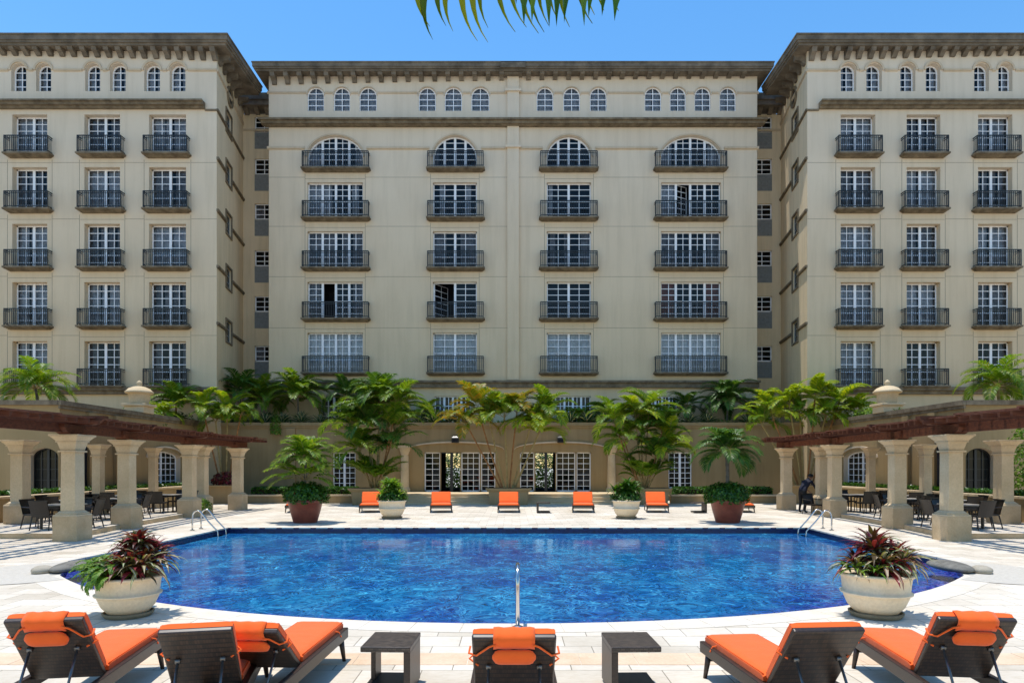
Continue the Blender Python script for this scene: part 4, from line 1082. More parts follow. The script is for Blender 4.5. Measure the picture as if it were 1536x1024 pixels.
def lounger(label, wid=.60, pillow=True, group=None, ang=52, loc=(0,0,0), rz=0):
    t = thing('sun_lounger', label, 'sun lounger', loc, rz, group)
    hw = wid/2
    a = R(ang); ca, sa = math.cos(a), math.sin(a); Lb = .715
    def back(x, s, h): return (x, -s*ca + h*sa, .335 + s*sa + h*ca)
    # frame rails
    m = MB()
    for sx in (-1,1): m.box(sx*(hw+.025)-.025, sx*(hw+.025)+.025, -.80, 1.32, .235, .345)
    m.box(-hw, hw, 1.27, 1.32, .235, .345); m.box(-hw, hw, -.80, -.75, .235, .33)
    m.build('frame', M['rattan'], t, bevel=.008)
    m = MB(); m.box(-hw, hw, .03, 1.27, .30, .335); m.build('seat', M['rattan'], t)
    for sx in (-1,1):
        for sy, o_ in ((1.18, .035), (-.62, -.03)):
            m = MB(); m.tube([(sx*(hw+.01), sy, .24), (sx*(hw+.035), sy+o_, 0)], [.032, .019], 10); m.build('leg', M['rattan'], t, smooth=True)
    m = MB(); m.bar((-hw, 1.16, .2), (hw, 1.16, .2), .03, .03); m.build('stretcher', M['rattan'], t)
    # backrest panel with rounded top roll
    m = MB()
    p = [back(-hw,0,-.045), back(hw,0,-.045), back(hw,0,0), back(-hw,0,0), back(-hw,Lb,-.045), back(hw,Lb,-.045), back(hw,Lb,0), back(-hw,Lb,0)]
    m.hexa(p)
    m.build('backrest', M['rattan'], t, bevel=.012)
    m = MB()
    for sx in (-1,1):
        s0 = back(sx*hw*.62, .40, -.06); m.tube([s0, (sx*hw*.62, s0[1]-.20, .25)], .011, 8)
    m2 = MB(); s1 = [back(-hw*.62, .40, -.06), back(hw*.62, .40, -.06)]
    for q in s1:
        st = MB(); st.tube([q, (q[0], q[1]-.24, .24)], .011, 8); st.tube([(q[0]-.018,q[1],q[2]),(q[0]+.018,q[1],q[2])], .02, 8); st.build('strut', M['strut'], t, smooth=True)
    m2.tube([(-hw*.62, s1[0][1]-.24, .24), (hw*.62, s1[0][1]-.24, .24)], .011, 8); m2.build('support_bar', M['strut'], t, smooth=True)
    # cushions
    m = MB(); mesh_cushion(m, -hw+.005, hw-.005, .0, 1.27, lambda x, s, h: (x, s+.045, .337+h), .082, 22, 40, .06)
    cu = m.build('seat_cushion', M['orange'], t, smooth=True)
    m = MB(); mesh_cushion(m, -hw+.005, hw-.005, .06, Lb-.012, lambda x, s, h: back(x, s, h+.004), .072, 22, 26, .06)
    bc = m.build('back_cushion', M['orange'], t, smooth=True)
    e = .013; pp = MB(); pp.tube([(-hw+e,.058,.398),(-hw+e,1.302,.398),(hw-e,1.302,.398),(hw-e,.058,.398)], .0055, 6); pp.build('piping', M['piping'], cu, smooth=True)
    pp = MB(); pp.tube([back(-hw+e,.07,.054), back(-hw+e,Lb-.026,.054), back(hw-e,Lb-.026,.054), back(hw-e,.07,.054)], .0055, 6); pp.build('piping', M['piping'], bc, smooth=True)
    ties = MB()
    for sx in (-1,1): ties.tube([(sx*(hw-.01),1.02,.37),(sx*(hw+.03),1.03,.36),(sx*(hw+.056),1.03,.31)], .008, 6)
    for sx in (-1,1): ties.tube([back(sx*(hw-.01),.42,.04), back(sx*(hw+.03),.42,.0), back(sx*(hw-.04),.41,-.055)], .008, 6)
    ties.build_each('cushion_tie', M['orange'], t, fper=14, world=False)
    if pillow:
        pw = .150
        m = MB(); rows = []
        path = [(Lb-.01, .060), (Lb+.001, .045), (Lb+.006, .02), (Lb+.007, -.01), (Lb+.004, -.045), (Lb-.02, -.058), (Lb-.06, -.060), (Lb-.10, -.06)]
        for (s, h) in path: rows.append([back(-pw+2*pw*j/8, s+.006*math.sin(j*2.1+s*9), h) for j in range(9)])
        m.strip(rows)
        fl = m.build('pillow', M['orange'], t, smooth=True)
        so_ = fl.modifiers.new('s','SOLIDIFY'); so_.thickness = .010; so_.offset = 0
        m = MB(); k = 12; rows = []
        for i in range(15):
            x = -pw*1.06+2.12*pw*i/14; q = max(.25, 1-abs((i-7)/7)**9*.75)
            rows.append([back(x, Lb-.165+.075*q*math.sin(2*math.pi*j/k), -.085+.036*q*math.cos(2*math.pi*j/k)) for j in range(k+1)])
        m.strip(rows); m.add(rows[0][:-1], [tuple(range(k))]); m.add(rows[-1][:-1], [tuple(range(k))])
        m.build('pillow_roll', M['orange'], fl, smooth=True)
        for sx in (-1,1):
            m = MB(); m.tube([back(sx*pw*.9, Lb-.04, -.07), back(sx*(pw+.03), Lb-.075, -.062), back(sx*(hw-.03), Lb-.18, -.058), back(sx*(hw+.028), Lb-.19, -.03), back(sx*(hw+.02), Lb-.19, .03)], .0085, 6)
            m.build('pillow_strap', M['orange'], fl, smooth=True)
    return t
GN = 'orange-cushioned loungers in the foreground row'
def hinge(bx, by, rz, ang=52): # from back-top centre to hinge
    c_ = .715*math.cos(R(ang)); return (bx - math.sin(rz)*c_, by + math.cos(rz)*c_, 0)
def NL(bx, by, rz, lab, **k): return lounger(lab, loc=hinge(bx, by, rz, k.get('ang', 52)), rz=rz, group=GN, **k)
NL(-3.70, 5.28, R(9), 'leftmost foreground rattan lounger with orange cushions and rolled pillow behind', wid=.57, ang=54)
NL(-2.37, 5.0, R(13), 'dark-backed foreground lounger without pillow, second from the left', wid=.52, pillow=False)
NL(-2.17, 5.45, R(-2), 'foreground lounger half hidden by the dark-backed one, orange pillow behind', wid=.52, ang=39)
NL(.015, 4.82, R(0), 'centre foreground lounger seen straight from behind, orange pillow roll', wid=.61)
NL(2.38, 5.02, R(5), 'foreground lounger without pillow between the square table and the rightmost lounger', wid=.56, pillow=False)
NL(3.69, 5.30, R(-7), 'rightmost foreground lounger with orange pillow hung over its back', wid=.58, ang=54)
# far loungers
GF = 'orange loungers on the far side of the pool'
far = [(447, 'far lounger mostly hidden behind the left terracotta pot', 12), (556, 'far lounger just left of the left cream pot', 9), (661, 'far lounger in front of the left garden doors', 6), (763, 'far lounger in front of the central palm planter', 0), (875, 'far lounger in front of the right garden doors', -5), (985, 'far lounger partly hidden by the right cream pot', -8), (1112, 'far lounger mostly hidden behind the right terracotta pot', -12)]
fl0 = None
for i, (px, lab, a) in enumerate(far):
    D = 31.6; loc = (X(px, D), D+.2, 0); rz = math.pi + R(a)
    if fl0 is None: fl0 = lounger('orange '+lab, wid=.92, pillow=False, group=GF, ang=50, loc=loc, rz=rz)
    else: dup(fl0, loc, rz, 'orange '+lab)
# side tables
def side_table(label, loc, rz, both, scale=1, group='brown rattan side tables'):
    t = thing('side_table', label, 'side table', loc, rz, group)
    m = MB(); m.box(-.228,.228,-.28,.28,.42,.47); m.build('tabletop', M['rattan_top'], t, bevel=.008)
    m = MB(); m.box(.165 if both == 'r' else -.225,.225 if both == 'r' else -.165,-.27,.27,.02,.42); m.build('side_panel', M['rattan'], t, bevel=.006)
    m = MB(); m.box(-.222,.222,-.27,.27,.03,.075); m.build('base', M['rattan2'], t, bevel=.006)
    for x in (-.2,.2):
        for y in (-.24,.24):
            m = MB(); m.tube([(x,y,.03),(x,y,0)], .015, 8); m.build('foot', M['strut'], t)
    if both == 'r':
        m = MB(); m.box(-.205,-.160,.02,.26,.07,.42); m.build('leg', M['rattan'], t, bevel=.006)
    return t
side_table('square rattan side table left of the centre foreground lounger', (-1.14, 6.32, 0), R(-2), 'r')
side_table('open-sided rattan side table right of the centre foreground lounger', (1.12, 6.32, 0), R(2), 'l')
a = side_table('small dark C-shaped table beyond the pool, between two loungers', (X(815, 30.6), 30.6, 0), R(0), 'l', group='small dark tables on the far side of the pool'); a.scale = (1.35,1.2,1.05)
dup(a, (X(1048, 30.6), 30.6, 0), R(180), 'small dark C-shaped table beside the right terracotta pot', scale=(1.3,1.2,1.05))

# ------------------------------------------------------------------ ladders, handrail, spouts
for s_, side in ((-1,'left'),(1,'right')):
    t = thing('pool_ladder', f'curved chrome pool ladder rails at the far {side} corner of the pool', 'pool ladder', (s_*10.2, 22.3, 0))
    for y0 in (22.0, 22.62):
        m = MB(); xo = s_*10.55; path = [(xo, y0, 0), (xo, y0, .2), (xo, y0, .42)]
        for i in range(1, 13):
            q = i/12*math.pi*.74; path.append((xo - s_*.17*(1-math.cos(q)), y0, .42+.24*math.sin(q)))
        p0 = path[-1]; path += [(p0[0]-s_*.26, y0, p0[2]-.32), (s_*9.72, y0, -.02), (s_*9.68, y0, -.5)]
        m.tube(path, .026, 10); m.build('rail', M['ladderwet'], t, smooth=True, world=True)
        m = MB(); m.lathe([(.075,0),(.075,.015),(.04,.03)], (xo, y0, .008), 14); m.build('flange', M['ladderwet'], t, world=True)
    m = MB(); m.box(min(s_*9.85, s_*9.7), max(s_*9.85, s_*9.7), 22.03, 22.59, -.26, -.2); m.build('step', M['ladderwet'], t, world=True)
t = thing('pool_handrail', 'single chrome handrail at the near edge of the pool behind the centre lounger', 'handrail', (.075, 8.7, 0))
m = MB(); path = [(0.0, 0, 0), (0,0,.55)] + [(0, .28-.28*math.cos(q), .55+.24*math.sin(q)) for q in [math.pi*i/10*.75 for i in range(1, 11)]] + [(0,.78,.35),(0,.95,0),(0,1.1,-.5)]
m.tube(path, .026, 12); m.build('rail', M['ladderwet'], t, smooth=True)
m = MB(); m.lathe([(.07,0),(.07,.015),(.035,.03)], (0,0,.008), 16); m.build('flange', M['ladderwet'], t)
for s_, side in ((-1,'left'),(1,'right')):
    t = thing('stone_spout', f'ribbed grey stone shell spout with beige head at the {side} corner of the pool', 'water spout', (s_*8.95, 13.6, 0), 0)
    m = MB(); rows = []
    for i in range(13):
        ph = math.pi*i/12; row = []
        for j in range(25):
            th = 2*math.pi*j/24; r = math.sin(ph)
            rib = 1+.035*math.sin(th*12)*r
            row.append((-s_*.02+.30*r*math.cos(th)*rib, .62*r*math.sin(th)*rib, .07+.12*math.cos(ph)*(.7 if ph > 1.5 else 1)))
        rows.append(row)
    m.strip(rows); m.build('shell', M['rock'], t, smooth=True)
    m = MB(); rows = []
    for i in range(11):
        ph = math.pi*i/10; rows.append([(s_*.33+.17*math.sin(ph)*math.cos(2*math.pi*j/16)*(1.1+.12*math.sin(j*1.7)), -.42+.22*math.sin(ph)*math.sin(2*math.pi*j/16), .06+.10*math.cos(ph)) for j in range(17)])
    m.strip(rows); m.build('head', M['rockpale'], t, smooth=True)

# ------------------------------------------------------------------ vegetation
def rnd(a, b): return rng.uniform(a, b)
def frond(m, base, az, elev, length, droop, n=26, ll=.42, lw=.045, mi=0, hang=.5, rr=.012, rmi=None, v=.55, start=.18):
    p = Vector(base); e = elev; pts = [p.copy()]; dirs = []
    st = 14; h = Vector((math.cos(az), math.sin(az), 0)); side = Vector((-math.sin(az), math.cos(az), 0))
    for i in range(st):
        d_ = h*math.cos(e)+Vector((0,0,1))*math.sin(e); dirs.append(d_); p = p+d_*(length/st); pts.append(p.copy()); e -= droop/st*(.4+1.2*i/st)
    dirs.append(dirs[-1])
    m.tube(pts, [rr*(1-.85*i/st) for i in range(st+1)], 4, mi if rmi is None else rmi, cap=False)
    n = int(n*1.55); lw = lw*.66
    for i in range(n):
        t = start+(1-start)*(i+.5)/n; k = min(st-1, int(t*st)); fr = t*st-k
        b0 = pts[k].lerp(pts[k+1], fr); d_ = dirs[k]; up = side.cross(d_)
        if up.z < 0: up = -up
        le = ll*(.35+.65*math.sin(math.pi*min(1, (t-start)/(1-start)*.80+.18)))*rnd(.88, 1.1); ww = lw*(.7+.5*math.sin(math.pi*t))
        for sg in (-1, 1):
            fw = .45+.75*t
            dr = (side*sg + d_*fw + up*(v*(1-t*.5)) + Vector((rnd(-.1,.1), rnd(-.1,.1), rnd(-.1,.1)))).normalized()
            wv = dr.cross(up).normalized()*ww*.5
            a0 = b0; a1 = b0+dr*le*.45; a2 = a1+(dr+Vector((0,0,-hang*.8))).normalized()*le*.3; a3 = a2+(dr+Vector((0,0,-hang*2))).normalized()*le*.25
            m.add([a0-wv*.35, a0+wv*.35, a1+wv, a1-wv, a2+wv*.7, a2-wv*.7, a3], [(0,1,2,3),(3,2,4,5),(5,4,6)], mi)
def crown(parent, c, n_, length, mat, ll=.42, lw=.05, droop=1.5, emin=.1, emax=1.4, spread=1, nl=26, hang=.5, name='crown', mats=None, rr=.014, world=False, az0=None, azr=None):
    m = MB(); n = int(n_*1.45)
    for i in range(n):
        az = (az0 if az0 is not None else 0) + 2*math.pi*i/n*1.0 + rnd(-.35,.35) if azr is None else az0+rnd(-azr, azr)
        e = emin+(emax-emin)*((i*.618) % 1)
        frond(m, (c[0]+.03*math.cos(az), c[1]+.03*math.sin(az), c[2]), az, e, length*rnd(.8,1.12), droop*rnd(.8,1.25), nl, ll, lw, 0, hang, rr, 1)
    return m.build(name, mats or [mat, M['stem']], parent, world=world)
def stem(parent, a, b, r0, r1, mat, bend=.15, world=False, rings=True):
    a, b = Vector(a), Vector(b); pts = []; rs = []
    off = Vector((rnd(-bend,bend), rnd(-bend,bend), 0)); n = max(8, int((b-a).length/.11)) if rings else 8
    for i in range(n+1):
        t = i/n; pts.append(a.lerp(b, t)+off*math.sin(math.pi*t)); rs.append((r0+(r1-r0)*t)*(1.12 if rings and i % 2 == 0 else .95))
    m = MB(); m.tube(pts, rs, 8, 0); return m.build('trunk', mat, parent, smooth=not rings, world=world)
def single_palm(label, loc, h, n, length, mat, trunk='trunk', r=.07, group=None, nstem=1, **kw):
    t = thing('palm_tree', label, 'palm', loc, 0, group)
    for k in range(nstem):
        dx, dy = (rnd(-.5,.5), rnd(-.3,.3)) if nstem > 1 else (0, 0)
        hh = h*rnd(.75,1.05) if nstem > 1 else h
        stem(t, (dx*.3, dy*.3, 0), (dx, dy, hh), r, r*.7, M[trunk], .08)
        crown(t, (dx, dy, hh), max(5, n//nstem), length, M[mat], **kw)
    return t
def clump(label, loc, stems, mats, nf=6, length=1.7, ll=.45, lw=.05, r=.03, basal=8, group=None, sm='stem', extra=()):
    """multi-stemmed areca clump: stems = (dx, dy, height)"""
    t = thing('palm_clump', label, 'palm', loc, 0, group)
    for i, (dx, dy, hh) in enumerate(stems):
        stem(t, (dx*.18, dy*.18, 0), (dx, dy, hh), r, r*.8, M[sm if i % 3 else 'stemrust'], .06)
        az = math.atan2(dy, dx)
        m = MB(); nf_ = int(nf*1.5)
        for k in range(nf_):
            a_ = az+2*math.pi*k/nf_+rnd(-.4,.4)
            frond(m, (dx, dy, hh), a_, rnd(.2, 1.4), length*rnd(.8,1.15), rnd(1.2, 2.1), 24, ll, lw, 0, .5, .013, 1)
        m.build('crown', [M[mats[i % len(mats)]], M['stem']], t)
    if basal:
        m = MB()
        for k in range(basal):
            a_ = 2*math.pi*k/basal+rnd(-.3,.3); 
            frond(m, (.15*math.cos(a_), .15*math.sin(a_), 0.05), a_, rnd(1.0, 1.42), rnd(1.4, 2.6), rnd(.9,1.6), 22, ll*.95, lw, 0, .5, .016, 1, start=.45)
        m.build('basal_fronds', [M[mats[0]], M['stem']], t)
    return t
def rosette(m, c, n, le, w, e0=.15, e1=1.35, mi=0, mid=None, curl=1.2, seg=5, fold=.25):
    for i in range(n):
        az = 2.399*i+rnd(-.2,.2); f = i/n; e = e0+(e1-e0)*f+rnd(-.12,.12); L_ = le*(1-.25*f)*rnd(.85,1.12)
        h = Vector((math.cos(az), math.sin(az), 0)); sd = Vector((-math.sin(az), math.cos(az), 0)); p = Vector(c); rows = []
        tw = rnd(-.4,.4)
        for k in range(seg+1):
            t = k/seg; ww = w*.5*(.55+.9*math.sin(math.pi*min(1, t*.8+.12)))*(1-t**3*.97)
            d_ = h*math.cos(e)+Vector((0,0,1))*math.sin(e); up = sd.cross(d_)
            if up.z < 0: up = -up
            s2 = sd*math.cos(tw*t)+up*math.sin(tw*t)
            rows.append([p-s2*ww+up*ww*fold, p-s2*ww*.33, p+s2*ww*.33, p+s2*ww+up*ww*fold]); p = p+d_*(L_/seg); e -= curl/seg*(.5+t)
        m.strip(rows, mi, [mi, mi if mid is None else mid, mi])
def leafball(m, c, rx, ry, rz, n, size, mi=0, lower=-.3):
    for i in range(n):
        th = rnd(0, 2*math.pi); u = rnd(lower, 1); s = math.sqrt(max(0, 1-u*u)); k = rnd(.72, 1.05)+.10*math.sin(3*th+c[0])
        p = Vector((c[0]+rx*s*math.cos(th)*k, c[1]+ry*s*math.sin(th)*k, c[2]+rz*u*k))
        nrm = Vector((s*math.cos(th), s*math.sin(th), u+.5)).normalized()+Vector((rnd(-.6,.6), rnd(-.6,.6), rnd(-.5,.5))); nrm.normalize()
        a_ = nrm.cross(Vector((rnd(-1,1), rnd(-1,1), rnd(-1,1)))).normalized(); b_ = nrm.cross(a_); z = size*rnd(.6,1.3)
        m.add([p-a_*z*.5, p+b_*z*.32-a_*.05*z, p+a_*z*.55-nrm*z*.15, p-b_*z*.32-a_*.05*z], [(0,1,2,3)], mi)

# near cream pots with bromeliads
def cream_pot(t, s, saucer=True):
    m = MB(); m.lathe([(.26*s,.05*s),(.33*s,.07*s),(.44*s,.20*s),(.50*s,.34*s),(.515*s,.385*s),(.555*s,.40*s),(.56*s,.425*s),(.515*s,.44*s),(.535*s,.62*s),(.55*s,.69*s),(.585*s,.70*s),(.59*s,.735*s),(.55*s,.75*s),(.52*s,.74*s),(.50*s,.68*s)], (0,0,0), 56)
    m.build('pot', M['potwhite'], t, smooth=True)
    m = MB(); m.lathe([(.38*s,0.002),(.42*s,.05*s),(.43*s,.085*s),(.40*s,.09*s),(.385*s,.05*s)], (0,0,0), 48); m.build('saucer', M['saucer'], t, smooth=False)
    m = MB(); m.lathe([(.50*s,.66*s),(.35*s,.70*s),(.01,.72*s)], (0,0,0), 24); m.build('soil', M['soil'], t)
t = thing('planter_pot', 'cream bowl pot, leafy fern on its left side, near left lounger', 'potted plant', (-5.42, 9.42, 0), 0, 'cream bowl pots by the near pool edge')
cream_pot(t, .77)
m = MB()
for i in range(70):
    a_ = rnd(1.3, 5.0); rr_ = rnd(.05,.40); cx, cy = rr_*math.cos(a_)-.08, rr_*math.sin(a_)
    frond(m, (cx, cy, .60), a_+rnd(-.7,.7), rnd(.3,1.15), rnd(.30,.50), rnd(1.6,2.8), 20, .085, .030, 0, .4, .005, 0, v=.2, start=.1)
leafball(m, (-.20, 0, .64), .44, .36, .24, 700, .06, 0)
m.build('fern', [M['fern']], t)
m = MB()
for (cx, cy, cz, n_, le) in ((.10,-.12,.74,40,.46),(.26,-.02,.76,36,.46),(.04,.14,.88,36,.44),(.24,.2,.86,30,.42),(-.02,-.24,.68,24,.38),(.12,.05,1.02,34,.38),(.22,-.24,.66,24,.40),(-.06,.1,.92,24,.34)):
    rosette(m, (cx, cy, cz), n_, le, .055, -.1, 1.4, 0, None, 1.5)
m.build('maroon_leaves', [M['maroon']], t)
m = MB()
for (cx, cy, cz, n_, le) in ((.30,-.16,.72,34,.50),(.10,-.26,.74,22,.42),(.34,.15,.78,26,.46),(-.04,.2,1.02,22,.40),(.16,.05,1.0,18,.36)):
    rosette(m, (cx, cy, cz), n_, le, .046, -.2, 1.25, 0, 1, 1.7)
m.build('striped_leaves', [M['striped'], M['cream_leaf']], t)
t = thing('planter_pot', 'cream bowl pot of red striped bromeliads behind the rightmost lounger', 'potted plant', (5.13, 9.40, 0), 0, 'cream bowl pots by the near pool edge')
cream_pot(t, .83)
m = MB()
for (cx, cy, cz, n_, le) in ((-.05,-.05,.90,44,.54),(.22,-.05,.80,36,.50),(-.26,.0,.74,32,.46),(.05,.20,.98,34,.46),(-.02,-.28,.68,28,.42),(.34,.1,.74,26,.46)):
    rosette(m, (cx, cy, cz), n_, le, .052, -.15, 1.45, 0, None, 1.4)
m.build('maroon_leaves', [M['maroon']], t)
m = MB()
for (cx, cy, cz, n_, le) in ((.30,-.12,.76,34,.56),(-.05,-.25,.76,30,.50),(-.30,-.08,.70,24,.44),(.36,.12,.72,26,.52),(.12,.15,1.0,20,.42)):
    rosette(m, (cx, cy, cz), n_, le, .048, -.2, 1.25, 0, 1, 1.8)
m.build('striped_leaves', [M['striped'], M['cream_leaf']], t)
m = MB()
for (cx, cy) in ((-.36,-.18),(-.42,.05),(.1,.3),(-.2,-.36)): rosette(m, (cx, cy, .68), 16, .30, .03, .0, 1.2, 0, None, 1.8)
m.build('green_leaves', [M['fern']], t)
# far cream pots
for (px, lab) in ((588, 'cream bowl pot with spiky green shrub, far pool edge left'), (939.5, 'cream bowl pot with broad-leaved shrub, far pool edge right')):
    t = thing('planter_pot', lab, 'potted plant', (X(px, 27.2), 27.2, 0), 0, 'cream bowl pots on the far pool edge'); cream_pot(t, 1.0)
    m = MB()
    for i in range(24):
        a_ = rnd(0, 6.28); rr_ = rnd(0,.4); zt = rnd(.9,1.45)
        rosette(m, (rr_*math.cos(a_)*1.4, rr_*math.sin(a_), zt), 11, rnd(.38,.6), .075, -.2, 1.25, 0, None, 1.4, 3)
    m.build('foliage', [M['fern'] if px < 700 else M['bush']], t)
    m = MB(); leafball(m, (0,0,.85), .62, .55, .32, 900, .10); m.build('ground_leaves', [M['bush']], t)
# terracotta pots with palms
for i, (px, lab) in enumerate(((458, 'large terracotta pot with bushy base and spreading palm, left far pool edge'), (1091.5, 'large terracotta pot with leafy base and round-headed palm, right far pool edge'))):
    D = 25.2; t = thing('terracotta_pot', lab, 'potted palm', (X(px, D), D, 0), 0, 'terracotta palm pots on the far pool edge')
    m = MB(); m.lathe([(.42,.0),(.44,.03),(.56,.45),(.62,.72),(.665,.76),(.68,.82),(.665,.87),(.62,.875),(.60,.82)], (0,0,0), 44); m.build('pot', M['terracotta'], t, smooth=True)
    m = MB(); m.lathe([(.6,.80),(.01,.84)], (0,0,0), 20); m.build('soil', M['soil'], t)
    m = MB(); leafball(m, (0,0,1.0), .84, .7, .52, 3400, .115, 0, -.5); m.build('shrub', [M['bush']], t)
    if i == 0:
        stem(t, (0,0,.8), (.02,0,2.35), .06, .045, M['trunk'], .04)
        crown(t, (.0,0,2.35), 22, 1.3, M['palm'], ll=.42, lw=.065, droop=1.6, emin=.1, emax=1.5, nl=18)
        m = MB()
        for a_, e, l in ((3.0,.35,1.8),(3.4,.15,1.5),(2.7,.5,1.7),(0.2,.5,1.4),(3.14,-.05,1.5),(4.2,.3,1.2),(5.6,.4,1.3),(1.2,.6,1.2),(.1,.2,1.2),(3.7,.6,1.4),(2.2,.4,1.3),(.5,.7,1.3),(5.0,.5,1.2),(3.05,.1,1.8),(3.3,.7,1.2),(6.0,.0,1.2)):
            frond(m, (0,0,1.6), a_, e+.3, l, 1.3, 18, .42, .07, 0, .5, .012, 1, v=.3, start=.3)
        m.build('lower_fronds', [M['palm'], M['stem']], t)
    else:
        stem(t, (0,0,.8), (-.03,0,2.65), .075, .06, M['trunk'], .03)
        crown(t, (-.03,0,2.65), 20, 1.45, M['palmdark'], ll=.5, lw=.07, droop=1.5, emin=-.25, emax=1.45, nl=22, hang=.6)
# box planters with palm clumps
def box_planter(label, px, D=37.3, w=1.28):
    t = thing('box_planter', label, 'planter', (X(px, D), D, 0), 0, 'square stone planters before the garden wall')
    m = MB(); m.frustum(0,0,0,.74,w*.80,w*.86,b0=.62,b1=.66); m.frustum(0,0,.74,.82,w*.9,w*.94,b0=.68,b1=.72); m.frustum(0,0,.82,.93,w*.97,w,b0=.74,b1=.76); m.build('box', M['podium'], t, bevel=.01)
    m = MB(); m.box(-w*.9,w*.9,-.66,.66,.925,.937); m.build('soil', M['soil'], t)
    return t
for px, lab in ((560, 'square stone planter under the dense left palm clump'), (763, 'square stone planter behind the middle far lounger'), (970, 'square stone planter under the right palm clump')): box_planter(lab, px)
clump('dense dark green palm clump in the planter left of the garden steps', (X(562,37.3), 37.3, .94), [(-.9,.1,2.0),(-.3,-.2,3.4),(.5,.1,4.5),(1.1,0,3.2),(.2,.3,5.0),(-1.3,0,3.5),(1.3,-.2,4.6),(.8,.3,2.2),(-.5,.2,4.3)], ['palm','palmdark','palm'], nf=9, length=2.2, ll=.68, lw=.085, basal=22, r=.04)
clump('golden-leaved palm clump with bare fanned stems in the central planter', (X(762,37.3), 37.3, .94), [(-2.3,0,3.5),(-1.1,.1,4.0),(-.2,-.1,3.9),(.5,.2,4.2),(1.3,0,3.6),(2.2,.1,4.1),(-1.7,.2,4.4),(1.7,-.2,3.0)], ['palmgold','palmlime','palm'], nf=8, length=2.0, ll=.65, lw=.085, basal=0, r=.045)
clump('bright green palm clump in the planter right of the garden steps', (X(966,37.3), 37.3, .94), [(-1.1,0,2.6),(-.5,-.2,3.9),(.3,.1,4.4),(1.0,0,3.1),(-.1,.3,3.2),(1.4,.1,2.2),(-1.6,.1,3.6),(.7,-.2,1.6)], ['palm','palmlime','palm','palmdark'], nf=9, length=2.0, ll=.62, lw=.08, basal=22, r=.035)
# side clumps standing behind the last pillars
clump('slender golden-stemmed palms in the raised planter behind the left pergola end', (X(338,38.8), 38.8, .9), [(-1.3,0,4.6),(-.6,.1,3.8),(.1,0,4.5),(.9,0,4.2)], ['palmlime','palm'], nf=8, length=1.7, ll=.5, lw=.07, basal=0, r=.05)
clump('lime green palms rising behind the far end of the right pergola', (X(1207,38.8), 38.8, .9), [(-1.8,.1,4.0),(-.9,0,4.8),(-.2,.2,4.3),(.6,0,5.2),(1.3,.1,4.2),(-2.4,.1,3.6),(2.0,0,4.9)], ['palmlime','palmlime','palm'], nf=8, length=1.9, ll=.55, lw=.08, basal=0, r=.055)
# terrace palms
TG = 'palms growing along the planted terrace'
single_palm('feathery palm above the left pergola at the left edge of the photo', (X(53,29), 29.0, 4.0), 1.5, 18, 1.75, 'palm', group=TG, ll=.5, lw=.05, droop=1.9, emin=.0, nl=30)
single_palm('feathery palm above the right pergola at the right edge of the photo', (X(1497,29), 29.0, 4.0), 1.6, 20, 1.8, 'palm', 'stem', group=TG, ll=.5, lw=.05, droop=2.0, emin=.0, nl=30)
single_palm('short palm on the left terrace just right of the stone urn', (X(264,39.5), 39.5, 4.1), 1.7, 15, 1.8, 'palm', 'stemrust', group=TG, ll=.55, lw=.07, droop=1.6, emin=.3, nstem=1)
single_palm('dark palm cluster at the inner corner of the left terrace', (X(318,43.2), 43.2, 4.1), 2.8, 14, 2.0, 'palmdark', group=TG, ll=.55, lw=.07, droop=1.6)
single_palm('tall dark palm on the terrace behind the slender golden stems', (X(362,43.2), 43.2, 4.1), 2.8, 16, 2.2, 'palmdark', group=TG, ll=.6, lw=.075, droop=1.7)
single_palm('wide green palm on the terrace above the left terracotta pot', (X(447,43.2), 43.2, 4.1), 2.5, 22, 2.4, 'palm', group=TG, ll=.65, lw=.08, droop=1.7, emin=.1)
single_palm('green palm on the terrace between the dense clump and the wide palm', (X(520,43.4), 43.4, 4.1), 2.5, 15, 2.0, 'palmdark', group=TG, ll=.55, lw=.07, droop=1.7)
single_palm('dark round palm on the terrace above the right terracotta pot', (X(1092,43.2), 43.2, 4.1), 2.2, 22, 2.2, 'palmdark', group=TG, ll=.6, lw=.08, droop=2.0, emin=.1)
single_palm('small dark palm on the terrace right of the bright palm clump', (X(1030,43.3), 43.3, 4.1), 1.9, 13, 1.7, 'palmdark', group=TG, ll=.5, lw=.07, droop=1.7)
single_palm('yellowish palm on the terrace behind the left edge of the golden clump', (X(640,43.5), 43.5, 4.1), 1.5, 12, 1.5, 'palmlime', group=TG, ll=.5, lw=.07, droop=1.8)
single_palm('low palm on the terrace right of the golden clump', (X(868,43.5), 43.5, 4.1), 1.1, 12, 1.4, 'palm', group=TG, ll=.5, lw=.07, droop=1.8)
single_palm('young palm on the terrace left of the bright palm clump', (X(905,43.4), 43.4, 4.1), 1.5, 12, 1.5, 'palm', group=TG, ll=.5, lw=.07, droop=1.8)
single_palm('lime palm on the terrace in front of the right recess', (X(1150,43.3), 43.3, 4.1), 1.8, 14, 1.9, 'palmlime', group=TG, ll=.55, lw=.07, droop=1.7)
single_palm('arching green palm on the terrace in front of the left recess', (X(392,43.6), 43.6, 4.1), 2.3, 16, 2.1, 'palm', group=TG, ll=.6, lw=.075, droop=1.7)
single_palm('palm at the rear of the terrace, behind the dense clump', (X(578,43.8), 43.8, 4.1), 2.3, 14, 1.9, 'palm', group=TG, ll=.55, lw=.075, droop=1.7)
single_palm('low leafy palm on the left terrace between the urn and the inner corner', (-19.9, 38.0, 4.1), 1.0, 12, 1.3, 'palmlime', group=TG, ll=.45, lw=.06, droop=1.8)
single_palm('low leafy palm on the right terrace behind the lime palms', (19.9, 38.6, 4.1), 1.2, 14, 1.5, 'palmlime', group=TG, ll=.5, lw=.06, droop=1.8)
